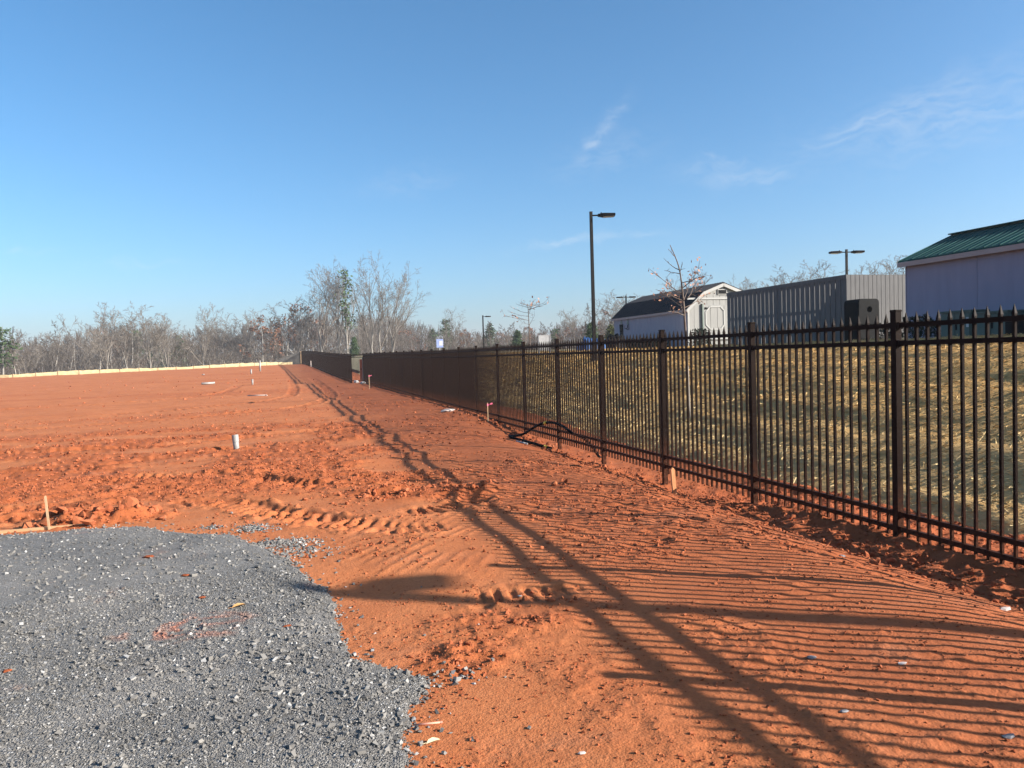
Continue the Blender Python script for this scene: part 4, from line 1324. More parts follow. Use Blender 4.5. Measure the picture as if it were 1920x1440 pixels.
def stake(x, y, h, w, mat, label, lean=(0, 0), extra=None):
    z = gz(x, y)
    root = empty('survey_stake', (x, y, z), label, 'stake')
    t = Vector((x + lean[0], y + lean[1], z + h))
    b = Vector((x, y, z - 0.15))
    d = (t - b).normalized()
    m = MB()
    m.bar(b, t, w, w * 0.55, (0, 1, 0))
    m.bar(t - d * 0.001, t + d * w * 0.5, w, w * 0.55, (0, 1, 0), w * 0.3, w * 0.4)
    m.build('shaft', mat, root)
    if extra:
        p = t - d * 0.05
        MB().bar(p - d * 0.03, p + d * 0.03, w * 1.25, w * 0.9, (0, 1, 0)).build('ribbon', extra, root)
        MB().prism([p + Vector((w * .5, 0, 0.02)), p + Vector((w * .5 + 0.11, -0.02, 0.06)), p + Vector((w * .5 + 0.12, -0.02, 0.02)), p + Vector((w * .5, 0, -0.02))], (0, 0.004, 0)).build('ribbon_tail', extra, root)
    return root


stake(-2.47, 9.42, 0.36, 0.022, 'stake', 'thin grey-brown wooden stake at the back edge of the gravel', (-0.03, 0.0))
stake(5.12, 9.42, 0.34, 0.055, 'stake_or', 'short orange wooden stake in front of a fence post', (-0.02, 0.03))
stake(5.38, 20.3, 0.52, 0.03, 'stake', 'slim stake with pink ribbon beside the fence', (0.0, 0.0), 'pink')
stake(5.0, 46.0, 0.80, 0.06, 'stake', 'pale wooden stake beside the narrow gate', (0, 0), 'pink')
stake(3.9, 106.0, 0.75, 0.11, 'pebble', 'small far stake at the foot of the far fence run')

fb = empty('form_board', (-3.0, 9.5, gz(-3.0, 9.5)), 'long raw wooden form board edging the gravel at left', 'board')
zf = gz(-2.9, 9.42)
MB().bar((-6.2, 9.38, zf + 0.0), (-1.95, 9.47, zf + 0.0), 0.035, 0.06).build('plank', 'form', fb)
MB().box(-4.6, -4.55, 9.45, 9.50, zf - 0.2, zf + 0.1).build('peg', 'stake', fb)

# black drain pipe looping through the pickets
hose = empty('drain_hose', (5.3, 15.9, gz(5.2, 16)), 'black plastic drain pipe arching up against the fence with yellow tape', 'hose')
ctrl = [(4.98, 16.95, gz(4.98, 16.95) + 0.03), (5.0, 16.7, gz(5.0, 16.7) + 0.06), (5.15, 16.4, -0.02), (5.35, 15.95, 0.20), (5.50, 15.55, 0.285), (5.60, 15.1, 0.24), (5.66, 14.72, 0.13), (5.85, 14.35, -0.02), (6.0, 14.0, gz(6.0, 14.0) - 0.05)]


def spline3(P, n=6):
    P = [P[0]] + list(P) + [P[-1]]
    out = []
    for i in range(1, len(P) - 2):
        p0, p1, p2, p3 = (np.array(P[j], float) for j in (i - 1, i, i + 1, i + 2))
        for k in range(n):
            t = k / n
            out.append(0.5 * ((2 * p1) + (-p0 + p2) * t + (2 * p0 - 5 * p1 + 4 * p2 - p3) * t * t + (-p0 + 3 * p1 - 3 * p2 + p3) * t ** 3))
    out.append(np.array(P[-1], float))
    return out


hp = spline3(ctrl)
rad = [0.027 + (0.003 if i % 2 else 0.0) for i in range(len(hp))]
MB().tube(hp, rad, 10).build('pipe', 'black', hose, 0, True)
MB().tube(hp[21:23], 0.034, 10).build('tape', 'yellow', hose)
h2 = empty('drain_hose', (5.2, 15.6, gz(5.2, 15.6)), 'shorter black pipe lying flat on the clay under the arched one', 'hose')
c2 = [(4.9, 16.6, gz(4.9, 16.6) + 0.03), (5.05, 16.25, gz(5.05, 16.25) + 0.035), (5.2, 15.7, gz(5.2, 15.7) + 0.04), (5.42, 15.3, gz(5.42, 15.3) + 0.05)]
hp = spline3(c2)
MB().tube(hp, 0.03, 10).build('pipe', 'black', h2, 0, True)
MB().tube(hp[-4:-2], 0.036, 10).build('tape', 'yellow', h2)
lying_pipe(4.78, 15.75, 4.98, 15.6, 0.018, 'short white slotted pipe offcut by the black hose', 'white', 'pipe_offcut', 'pipe')

blob('rock', 5.05, 24.0, 0.16, 'pebble', 'pale flat rock at the fence foot near the seventh post', 'rock', 0.35, stretch=(1.6, 1.0))
blob('rock', 5.2, 24.25, 0.12, 'litter', 'whiter rock lying beside the pale flat rock at the fence foot', 'rock', 0.5)
blob('rock', 5.45, 54.3, 0.22, 'pvc', 'pale rubble lump on the clay under the gate', 'rock', 0.5)
blob('rock', 5.15, 56.0, 0.20, 'white', 'white rubble lump at the gate threshold', 'rock', 0.7)
for x, y, s_, mt, lb in ((4.62, 5.55, 0.035, 'litter', 'white litter scrap near the spoil below the fence'), (4.75, 4.08, 0.04, 'pebble', 'pale stone at the right edge under the fence'),
                         (3.02, 2.58, 0.026, 'litter', 'white litter scrap in the bottom right corner'), (3.2, 3.38, 0.022, 'pebble', 'small pale stone among the picket shadows'),
                         (1.2, 3.10, 0.016, 'pebble', 'tiny pale pebble at the bottom middle of the clay'), (1.62, 5.36, 0.016, 'litter', 'tiny white scrap beside the lamp shadow'),
                         (2.80, 3.62, 0.026, 'litter', 'lilac-white scrap amid the picket shadows'), (2.5, 3.0, 0.02, 'litter', 'small pale scrap near the lower right shadows')):
    blob('scrap' if mt == 'litter' else 'stone', x, y, s_, mt, lb, 'scrap' if mt == 'litter' else 'stone', 0.35, stretch=(1.3, 0.7))


def leaf(x, y, s, mat, label, rz):
    z = gz(x, y) + 0.012
    root = empty('fallen_leaf', (x, y, z), label, 'leaf')
    prof_ = [(-1, 0, 0), (-0.5, 0.42, 0.16), (0.1, 0.55, 0.2), (0.7, 0.3, 0.12), (1, 0, 0.02), (0.7, -0.3, 0.14), (0.1, -0.5, 0.22), (-0.5, -0.42, 0.15)]
    c_, s_ = math.cos(rz), math.sin(rz)
    top_ = [(x + s * (a * c_ - b * s_), y + s * (a * s_ + b * c_), z + s * h * 1.6) for a, b, h in prof_]
    m = MB()
    m.add(top_ + [(x, y, z + s * 0.05)] + [(p[0], p[1], p[2] - 0.002) for p in top_], [(i, (i + 1) % 8, 8) for i in range(8)] + [(9 + (i + 1) % 8, 9 + i, 8) for i in range(8)])
    m.build('blade', mat, root)
    MB().tube([(x - s * c_, y - s * s_, z + 0.004), (x - 1.5 * s * c_, y - 1.5 * s * s_, z + 0.002)], 0.0015, 5).build('stalk', mat, root)


leaf(-0.35, 5.72, 0.05, 'leaf_tan', 'tan dry leaf lying on the grey gravel', 0.4)
leaf(0.60, 3.42, 0.035, 'leaf_pale', 'pale dry leaf at the lower right edge of the gravel', 0.2)
lying_pipe(0.545, 3.62, 0.68, 3.60, 0.005, 'thin salmon stick at the gravel edge', 'pipe_bit', 'stick', 'stick')
blob('clay_lump', -1.98, 5.75, 0.030, 'clod', 'red clay lump at far left on the gravel', 'clay', 0.7)
for x, y, s_, lb in ((-1.17, 7.35, 0.035, 'small red clay lump on the upper gravel'), (-0.80, 6.65, 0.025, 'red clay lump left of the dry leaf on gravel'), (-0.62, 6.02, 0.022, 'red clay crumb just above the clay smear'), (-1.55, 4.95, 0.02, 'red clay crumb at lower left of the gravel'), (-0.02, 5.22, 0.02, 'red clay crumb near the right edge of gravel')):
    blob('clay_lump', x, y, s_, 'clod', lb, 'clay', 0.4, stretch=(1.5, 1.0))


# ------------------------------------------------------------------ trees
class Segs:
    def __init__(self):
        self.s = []

    def add(self, p, q_, r0, r1):
        self.s.append((*p, *q_, r0, r1))

    def mesh(self, name, mat, k):
        a = np.array(self.s)
        P, Q_, r0, r1 = a[:, :3], a[:, 3:6], a[:, 6], a[:, 7]
        d = Q_ - P
        d /= np.linalg.norm(d, axis=1, keepdims=True) + 1e-9
        ref = np.where(np.abs(d[:, 2:3]) > 0.9, np.array([[1.0, 0, 0]]), np.array([[0, 0, 1.0]]))
        s_ = np.cross(d, ref); s_ /= np.linalg.norm(s_, axis=1, keepdims=True)
        t = np.cross(s_, d)
        n = len(a)
        ang = np.arange(k) * 2 * math.pi / k
        ring = np.cos(ang)[None, :, None] * s_[:, None] + np.sin(ang)[None, :, None] * t[:, None]
        V = np.concatenate([P[:, None] + ring * r0[:, None, None], Q_[:, None] + ring * r1[:, None, None]], 1).reshape(-1, 3)
        j = np.arange(k); j2 = (j + 1) % k
        f = np.stack([j, j2, j2 + k, j + k], -1)
        Fc = (f[None] + (np.arange(n) * 2 * k)[:, None, None]).reshape(-1, 4)
        return mesh_np(name, V, Fc, mat, True)


def norm3(v):
    l = math.sqrt(v[0] ** 2 + v[1] ** 2 + v[2] ** 2) + 1e-9
    return (v[0] / l, v[1] / l, v[2] / l)


def grow(rd, out, p, d, L, r, lev, prm):
    """recursive limb; out: list of Segs, one for each thickness class"""
    nseg = (5, 4, 3, 2)[min(lev, 3)]
    wob = (0.06, 0.13, 0.24, 0.34)[min(lev, 3)]
    up = prm['up'][min(lev, len(prm['up']) - 1)]
    kids = prm['kids'][lev] if lev < len(prm['kids']) else 0
    cls = out[min(lev, len(out) - 1)]
    step = L / nseg
    start = 0.25 if lev else prm.get('start', 0.3)
    spots = sorted(start + (0.98 - start) * (i + rd.random()) / max(kids, 1) for i in range(kids))
    si = 0
    r_end = r * (0.18 if lev < 3 else 0.45)
    for i in range(nseg):
        d = norm3((d[0] + rd.gauss(0, wob), d[1] + rd.gauss(0, wob), d[2] + rd.gauss(0, wob * 0.6) + up))
        q_ = (p[0] + d[0] * step, p[1] + d[1] * step, p[2] + d[2] * step)
        ra = r + (r_end - r) * i / nseg; rb = r + (r_end - r) * (i + 1) / nseg
        cls.add(p, q_, ra, rb)
        while si < len(spots) and spots[si] * nseg <= i + 1:
            f = spots[si] * nseg - i
            c = (p[0] + (q_[0] - p[0]) * f, p[1] + (q_[1] - p[1]) * f, p[2] + (q_[2] - p[2]) * f)
            a = rd.uniform(0, 2 * math.pi)
            ang = rd.uniform(*(prm['ang'] if lev or 'ang0' not in prm else prm['ang0']))
            ux = norm3((-d[1], d[0], 0.02)); vx = norm3((d[1] * ux[2] - d[2] * ux[1], d[2] * ux[0] - d[0] * ux[2], d[0] * ux[1] - d[1] * ux[0]))
            ca, sa = math.cos(a) * math.sin(ang), math.sin(a) * math.sin(ang)
            dd = norm3((d[0] * math.cos(ang) + ux[0] * ca + vx[0] * sa, d[1] * math.cos(ang) + ux[1] * ca + vx[1] * sa, d[2] * math.cos(ang) + ux[2] * ca + vx[2] * sa))
            rt_ = prm['ratio']
            rt_ = rt_ * (1.12 - 0.6 * spots[si]) if not isinstance(rt_, tuple) else rt_[lev] * (1.0 if lev == 0 else 1.15 - 0.6 * spots[si])
            grow(rd, out, c, dd, L * rt_ * rd.uniform(0.78, 1.18), max(ra * prm['thin'], prm['rmin']), lev + 1, prm)
            si += 1
        p = q_
    if lev >= len(prm['kids']) - 0:
        prm['tips'].append(p)


def leaf_cards(pts, size, n_each, spread, rd):
    P = np.repeat(np.array(pts), n_each, 0)
    P = P + rd.normal(0, spread, P.shape)
    n = len(P)
    a = rd.normal(size=(n, 3)); a /= np.linalg.norm(a, axis=1, keepdims=True)
    b = np.cross(a, rd.normal(size=(n, 3))); b /= np.linalg.norm(b, axis=1, keepdims=True)
    s_ = size * rd.uniform(0.6, 1.3, (n, 1))
    V = np.stack([P - a * s_, P + b * s_ * 0.5, P + a * s_, P - b * s_ * 0.5], 1).reshape(-1, 3)
    return V, np.arange(4 * n).reshape(-1, 4)


def hardwood(seed, h, kids=(9, 6, 5, 3), ang=(0.5, 1.0), ratio=0.46, start=0.35, stems=1, spread=0.1, up=(0.05, 0.12, 0.08, 0.03), r0=None, rmin=0.026, twig='twig', leaves=None, trunk_mat='trunk', thin=0.5, vase=None, tf=0.44):
    """returns list of (part name, mesh) for a tree of height about h"""
    rd = random.Random(seed)
    r0 = r0 or h * 0.0115
    trunk, limbs, fine = Segs(), Segs(), Segs()
    tips = []
    prm = dict(kids=kids, ang=ang, ratio=ratio, start=start, up=up, rmin=rmin, thin=thin, tips=tips)
    if vase:
        prm['ang0'] = vase
    for s_ in range(stems):
        a = 2 * math.pi * (s_ + rd.random() * 0.5) / stems
        lean = spread if stems == 1 else spread + 0.12
        grow(rd, [trunk, limbs, limbs, fine, fine], (0.15 * (stems > 1) * math.cos(a), 0.15 * (stems > 1) * math.sin(a), -0.3), norm3((lean * math.cos(a), lean * math.sin(a), 1)), h * (tf if vase else 0.86 if stems == 1 else 0.8), r0 / stems ** 0.5, 0, prm)
    parts = [('trunk', trunk.mesh('trunk', trunk_mat, 7)), ('crown', limbs.mesh('crown', twig, 4))]
    if fine.s:
        parts.append(('twigs', fine.mesh('twigs', twig, 3)))
    if leaves:
        mat, size, frac, each, spr = leaves
        nr_ = np.random.default_rng(seed)
        T = np.array(tips)
        T = T[nr_.random(len(T)) < frac]
        V, q_ = leaf_cards(T, size, each, spr, nr_)
        parts.append(('leaves', mesh_np('leaves', V, q_, mat)))
    return parts


def conifer(seed, h, base, width, mat, dens=1.0, trunk_mat='trunk'):
    rd = random.Random(seed); nr_ = np.random.default_rng(seed)
    tr, br = Segs(), Segs()
    p = (0, 0, -0.3); pts = []
    n = 10
    for i in range(n):
        q_ = (rd.gauss(0, 0.05) + p[0], rd.gauss(0, 0.05) + p[1], -0.3 + (h + 0.3) * (i + 1) / n)
        tr.add(p, q_, h * 0.012 * (1 - i / n) + 0.02, h * 0.012 * (1 - (i + 1) / n) + 0.02)
        p = q_
    z = base * h
    while z < h * 0.98:
        t = (z - base * h) / (h * (1 - base))
        w = (width * (1 - t) ** 0.7 * (0.35 + 0.65 * min(1, t * 5 + 0.3)) + 0.1) * rd.uniform(0.45, 1.2)
        for k in range(rd.randint(3, 5)):
            a = rd.uniform(0, 6.28); L = w * rd.uniform(0.55, 1.15)
            e = (L * math.cos(a), L * math.sin(a), z + L * rd.uniform(-0.1, 0.35))
            br.add((0, 0, z), e, 0.03, 0.012)
            for f in np.linspace(0.35, 1, max(2, int(5 * L / width * dens + 1))):
                pts.append((e[0] * f, e[1] * f, z + (e[2] - z) * f))
        z += h * 0.03 / max(dens, 0.5) * rd.uniform(0.7, 1.3)
    V, q_ = leaf_cards(pts, 0.15 + 0.007 * h, 5, 0.12 + 0.016 * h, nr_)
    return [('trunk', tr.mesh('trunk', trunk_mat, 7)), ('branches', br.mesh('branches', 'twig', 3)), ('foliage', mesh_np('foliage', V, q_, mat))]


def shrub(seed, h, w, n, mat, leaves=None):
    rd = random.Random(seed)
    st, fine = Segs(), Segs()
    tips = []
    prm = dict(kids=(4, 4, 2), ang=(0.3, 0.8), ratio=0.5, start=0.25, up=(0.1, 0.08, 0.03), rmin=0.012, thin=0.55, tips=tips)
    for i in range(n):
        a = rd.uniform(0, 6.28); l = rd.uniform(0.1, 0.5) * w / h
        grow(rd, [st, fine, fine, fine], (rd.gauss(0, w * 0.12), rd.gauss(0, w * 0.12), -0.2), norm3((l * math.cos(a), l * math.sin(a), 1)), h * rd.uniform(0.6, 1.0), 0.03, 0, prm)
    parts = [('stems', st.mesh('stems', mat, 4)), ('twigs', fine.mesh('twigs', mat, 3))]
    if leaves:
        nr_ = np.random.default_rng(seed)
        V, q_ = leaf_cards(tips, leaves[1], leaves[2], 0.3, nr_)
        parts.append(('leaves', mesh_np('leaves', V, q_, leaves[0])))
    return parts


def plant(parts, name, loc, label, cat='tree', group=None, scale=1.0, rz=0.0):
    r = empty(name, loc, label, cat, group)
    r.rotation_euler = (0, 0, rz)
    r.scale = scale if isinstance(scale, tuple) else (scale,) * 3
    for nm, me in parts:
        link(nm, me, r)
    return r


def at(bearing, dist):
    b = R_(bearing)
    return dist * math.sin(b), dist * math.cos(b)


def land(x, y):
    return float(wood_z(np.array([x]), np.array([y]))[0])


PROTO = {
    'grey': [hardwood(11 + i, 12.0, (5, 7, 5, 3), (0.35, 0.8), (1.25, 0.40, 0.46, 0.5), 0.6, 1, 0.06, r0=0.17, rmin=0.019, thin=0.62, vase=((0.2, 0.55), (0.3, 0.7), (0.15, 0.45), (0.25, 0.8))[i]) for i in range(4)],
    'dark': [hardwood(51 + i, 12.0, (10, 7, 5, 3), (0.4, 0.9), 0.40, 0.25, 1, 0.06, twig='twig_dark') for i in range(2)],
    'russet': [hardwood(61 + i, 11.0, (9, 6, 4, 2), (0.5, 1.05), 0.42, 0.22, 1, 0.05, twig='twig_dark', leaves=('russet', 0.16, 0.5, 2, 0.15)) for i in range(2)],
    'pine': [conifer(71, 13.0, 0.45, 2.6, 'pine', 0.9), conifer(72, 11.0, 0.15, 2.2, 'pine', 1.1)],
    'cedar': [conifer(81, 6.0, 0.04, 1.7, 'cedar', 1.5), conifer(82, 7.0, 0.05, 1.9, 'pine', 1.5)],
    'brush': [shrub(91 + i, 4.5, 3.5, 7, 'twig_dark' if i else 'twig') for i in range(2)],
}
NATIVE = {'grey': 12.0, 'dark': 12.0, 'russet': 11.0, 'pine': 12.0, 'cedar': 6.5, 'brush': 4.5}
LABELS = {
    'grey': ('bare grey winter tree', 'tree', 'bare grey trees of the wood'),
    'dark': ('darker brown bare tree', 'tree', 'dark bare trees of the wood'),
    'russet': ('russet-leaved tree', 'tree', 'russet-leaved trees of the wood'),
    'pine': ('dark green pine', 'pine', 'pines of the wood'),
    'cedar': ('low bushy evergreen cedar', 'cedar', 'cedars of the wood'),
    'brush': ('leafless thicket', 'brush', 'thickets at the wood edge'),
}
NAMES = {'grey': 'bare_tree', 'dark': 'bare_tree', 'russet': 'russet_tree', 'pine': 'pine_tree', 'cedar': 'cedar_tree', 'brush': 'thicket'}
rt = random.Random(5)
SECT = [(-99, 'above the left end of the silt fence'), (-11.5, 'above the left half of the silt fence'), (-5.5, 'above the right half of the silt fence'), (0.5, 'around the tall clump at the fence end'), (11, 'just right of the tall clump'), (15.2, 'around the small far lamp post'), (20, 'left of the tall lamp post'), (24.3, 'behind the shed'), (32.5, 'behind the board enclosure'), (42, 'behind the green-roofed building')]


def sector(b):
    return [t for a, t in SECT if b >= a][-1]




def wood_tree(kind, b, dist, top, squash=1.0, rank=''):
    x, y = at(b, dist)
    z = land(x, y)
    if 7 < x < 200 and y < 150:
        z = max(z, float(H(x, y)))
    h = max(top - z, 3.0)
    k = h / NATIVE[kind]
    w = k * squash * rt.uniform(0.85, 1.2)
    plant(rt.choice(PROTO[kind]), NAMES[kind], (x, y, z - 0.1), LABELS[kind][0] + rank + ' ' + sector(b), LABELS[kind][1], LABELS[kind][2] + rank + ' ' + sector(b), scale=(w, w, k), rz=rt.uniform(0, 6.28))


# skyline height (metres above the eye per metre of distance) against bearing
SKY_B = [-24, -17, -15.5, -13.5, -11.4, -10, -8.2, -6.5, -4.6, -3.2, -1.7, 0.5, 2.5, 8, 11, 12.5, 15, 18, 21, 24, 27, 31, 35, 38, 41, 44, 56]
SKY_T = [.040, .046, .052, .052, .068, .066, .070, .052, .068, .056, .072, .080, .085, .085, .055, .056, .042, .044, .056, .068, .074, .085, .085, .095, .085, .095, .10]


def sky_top(b, dist):
    return 1.75 + dist * float(np.interp(b, SKY_B, SKY_T))


# front rank of the wood
b = -22.0
while b < 56:
    dist = rt.uniform(146, 172) if b < 14 else rt.uniform(150, 190)
    if b > 28:
        dist = rt.uniform(125, 165)
    if not (2.0 < b < 10.5):
        kd = rt.choices(['grey', 'dark', 'russet'], [6, 2, 1.4 if (-3 < b < 2 or 16 < b < 30) else 0.3])[0]
        wood_tree(kd, b, dist, sky_top(b, dist) * (rt.uniform(0.66, 1.14) if b < 27 else rt.uniform(0.9, 1.15)), 1.32, ' of the front rank')
    b += rt.uniform(0.5, 0.95)
# second rank, lower and denser
b = -22.0
while b < 56:
    dist = rt.uniform(178, 230)
    wood_tree(rt.choices(['grey', 'dark', 'russet'], [3, 5, 0.6])[0], b, dist, sky_top(b, dist) * rt.uniform(0.60, 0.9), 1.25, ' of the deeper rank')
    b += rt.uniform(0.38, 0.66)
# thickets at the edge
b = -21.0
while b < 30:
    dist = rt.uniform(142, 160)
    wood_tree('brush', b, dist, 1.75 + dist * rt.uniform(0.008, 0.030), 1.3)
    b += rt.uniform(0.35, 0.75)
# pines and cedars
for b, d_, t in ((-16.75, 146, .043), (-9.2, 210, .040), (-8.0, 215, .042), (-6.6, 215, .040), (10.9, 210, .041), (11.9, 190, .046), (15.2, 180, .047), (20.0, 170, .030)):
    wood_tree('pine', b, d_, 1.75 + d_ * t, 1.2)
for b, d_, t in ((5.2, 141, .028), (17.2, 120, .028), (22.7, 95, .036), (24.1, 92, .034)):
    wood_tree('cedar', b, d_, 1.75 + d_ * t, 1.35)

# the tall clump at the end of the fence
BIG = [
    ('tall pale bare tree with limbs reaching left, first of the tall clump', 2.9, 150, 21.5, dict(seed=201, kids=(6, 8, 6, 4), ang=(0.35, 0.8), ratio=(0.98, 0.42, 0.46, 0.5), thin=0.62, start=0.5, tf=0.55, spread=0.05, vase=(0.2, 0.65))),
    ('tall slim bare tree just left of the pine in the tall clump', 4.1, 152, 22.6, dict(seed=214, kids=(6, 8, 6, 4), ang=(0.35, 0.8), ratio=(0.98, 0.42, 0.46, 0.5), thin=0.62, start=0.5, tf=0.55, spread=0.05, vase=(0.12, 0.4))),
    ('tall bare tree behind the green pine in the clump', 5.0, 156, 22.3, dict(seed=223, kids=(6, 8, 6, 4), ang=(0.35, 0.8), ratio=(0.98, 0.42, 0.46, 0.5), thin=0.62, start=0.5, tf=0.55, spread=0.05, vase=(0.15, 0.5))),
    ('slender bare tree with a high crown right of the pine', 6.5, 151, 21.3, dict(seed=232, kids=(6, 8, 6, 4), ang=(0.35, 0.8), ratio=(0.98, 0.42, 0.46, 0.5), thin=0.62, start=0.5, tf=0.55, spread=0.05, vase=(0.15, 0.45))),
    ('slender straight bare tree next to the fan-shaped one', 7.3, 150, 21.0, dict(seed=243, kids=(6, 8, 6, 4), ang=(0.35, 0.8), ratio=(0.98, 0.42, 0.46, 0.5), thin=0.62, start=0.5, tf=0.55, spread=0.05, vase=(0.15, 0.45))),
    ('fan-shaped bare tree spreading right at the end of the tall clump', 8.1, 148, 20.0, dict(seed=257, kids=(6, 8, 6, 4), ang=(0.35, 0.8), ratio=(0.98, 0.42, 0.46, 0.5), thin=0.62, start=0.5, tf=0.55, spread=0.05, vase=(0.3, 0.75))),
    ('tall forked bare tree above the left half of the silt fence', -11.3, 141, 12.6, dict(seed=271, kids=(6, 8, 6, 4), ang=(0.35, 0.8), ratio=(0.98, 0.42, 0.46, 0.5), thin=0.62, start=0.5, tf=0.55, spread=0.05, vase=(0.35, 0.75))),
    ('slim bare tree right of the tall forked one at the silt fence', -9.6, 143, 12.3, dict(seed=272, kids=(6, 8, 6, 4), ang=(0.35, 0.8), ratio=(0.98, 0.42, 0.46, 0.5), thin=0.62, start=0.5, tf=0.55, spread=0.05, vase=(0.2, 0.5))),
    ('bare multi-stemmed tree in the middle above the silt fence', -8.4, 142, 12.8, dict(seed=273, kids=(6, 8, 6, 4), ang=(0.35, 0.8), ratio=(0.98, 0.42, 0.46, 0.5), thin=0.62, start=0.5, tf=0.55, spread=0.05, vase=(0.2, 0.55))),
    ('pale slender tree right of the multi-stemmed one above the silt fence', -7.4, 141, 12.0, dict(seed=274, kids=(6, 8, 6, 4), ang=(0.35, 0.8), ratio=(0.98, 0.42, 0.46, 0.5), thin=0.62, start=0.5, tf=0.55, spread=0.05, vase=(0.2, 0.5))),
    ('round-crowned bare tree standing alone above the silt fence', -4.9, 146, 13.2, dict(seed=275, kids=(6, 8, 6, 4), ang=(0.35, 0.8), ratio=(0.98, 0.42, 0.46, 0.5), thin=0.62, start=0.5, tf=0.55, spread=0.05, vase=(0.3, 0.75))),
    ('lower grey bare tree on the left flank of the tall clump', 2.0, 158, 15.0, dict(seed=262, kids=(6, 8, 6, 4), ang=(0.35, 0.8), ratio=(0.98, 0.42, 0.46, 0.5), thin=0.62, start=0.5, tf=0.55, spread=0.05, vase=(0.3, 0.7))),
]
for lb, b, d_, t, kw in BIG:
    x, y = at(b, d_); z = land(x, y)
    plant(hardwood(h=0.89 * (t - z), rmin=0.02, r0=0.0135 * (t - z), **kw), 'bare_tree', (x, y, z - 0.1), lb, 'tree', 'tall trees at the end of the fence')
x, y = at(4.75, 149); z = land(x, y)
plant(conifer(301, 18.8 - z, 0.52, 1.9, 'pine', 0.55), 'pine_tree', (x, y, z - 0.1), 'tall thin green pine inside the bare clump at the fence end', 'pine')
for j, (b, t) in enumerate(((3.4, 11), (5.5, 12.5), (6.0, 10), (6.9, 11), (7.7, 9.5), (8.8, 8.5), (9.6, 8.0), (4.3, 10), (2.6, 10))):
    wood_tree('grey' if j % 2 else 'dark', b, 162 + 3 * j, t, 0.9)
x, y = at(2.2, 147); z = land(x, y)
lg = Segs(); lg.add((0, 0, 0), (-5.2, 0.3, 6.8), 0.16, 0.06); lg.add((-3.2, 0.2, 4.2), (-4.0, 0.3, 6.6), 0.05, 0.02); lg.add((-4.2, 0.2, 5.5), (-6.4, 0.2, 6.8), 0.04, 0.015)
tag(link('leaning_trunk', lg.mesh('leaning_trunk', 'trunk', 7), None, (x + 0.8, y, z)), 'pale dead trunk leaning left at the edge of the tall clump', 'tree')

# thin winter haze
hz_ = MB().box(-1650, 1650, -1650, 1650, -14, 37)
hz_o = hz_.build('haze', 'white')
hm = bpy.data.materials.new('thin_haze'); hm.use_nodes = True
hm.node_tree.nodes.clear()
ho = hm.node_tree.nodes.new('ShaderNodeOutputMaterial'); hv = hm.node_tree.nodes.new('ShaderNodeVolumePrincipled')
hv.inputs['Color'].default_value = (0.86, 0.91, 1.0, 1)
hv.inputs['Density'].default_value = 0.00033
hm.node_tree.links.new(hv.outputs[0], ho.inputs['Volume'])
hz_o.data.materials.clear(); hz_o.data.materials.append(hm)
tag(hz_o, 'thin pale winter haze', 'haze', kind='stuff')

# far woods that read as one mass
fs = Segs()
for _ in range(720):
    b = rt.uniform(-24, 57); d_ = rt.uniform(225, 380)
    x, y = at(b, d_); z = land(x, y)
    top_ = 1.75 + d_ * float(np.interp(b, SKY_B, SKY_T)) * rt.uniform(0.48, 0.78)
    h = max(top_ - z, 4)
    fs.add((x, y, z), (x, y, z + h * 0.6), 0.16, 0.1)
    for k in range(46):
        t = rt.uniform(0.15, 1.0)
        w = h * 0.30 * math.sin(min(1, t * 1.05) * 2.6 + 0.35)
        a = rt.uniform(0, 6.28)
        p = (x + rt.uniform(0, .5) * w * math.cos(a), y + rt.uniform(0, .5) * w * math.sin(a), z + h * t * 0.8)
        fs.add(p, (p[0] + w * 0.7 * math.cos(a) + rt.gauss(0, .3), p[1] + w * 0.7 * math.sin(a), p[2] + h * 0.2), 0.085, 0.035)
tag(link('distant_woodland', fs.mesh('distant_woodland', 'twig_dark', 3)), 'far brown winter woodland behind the nearer trees', 'woodland', kind='stuff')


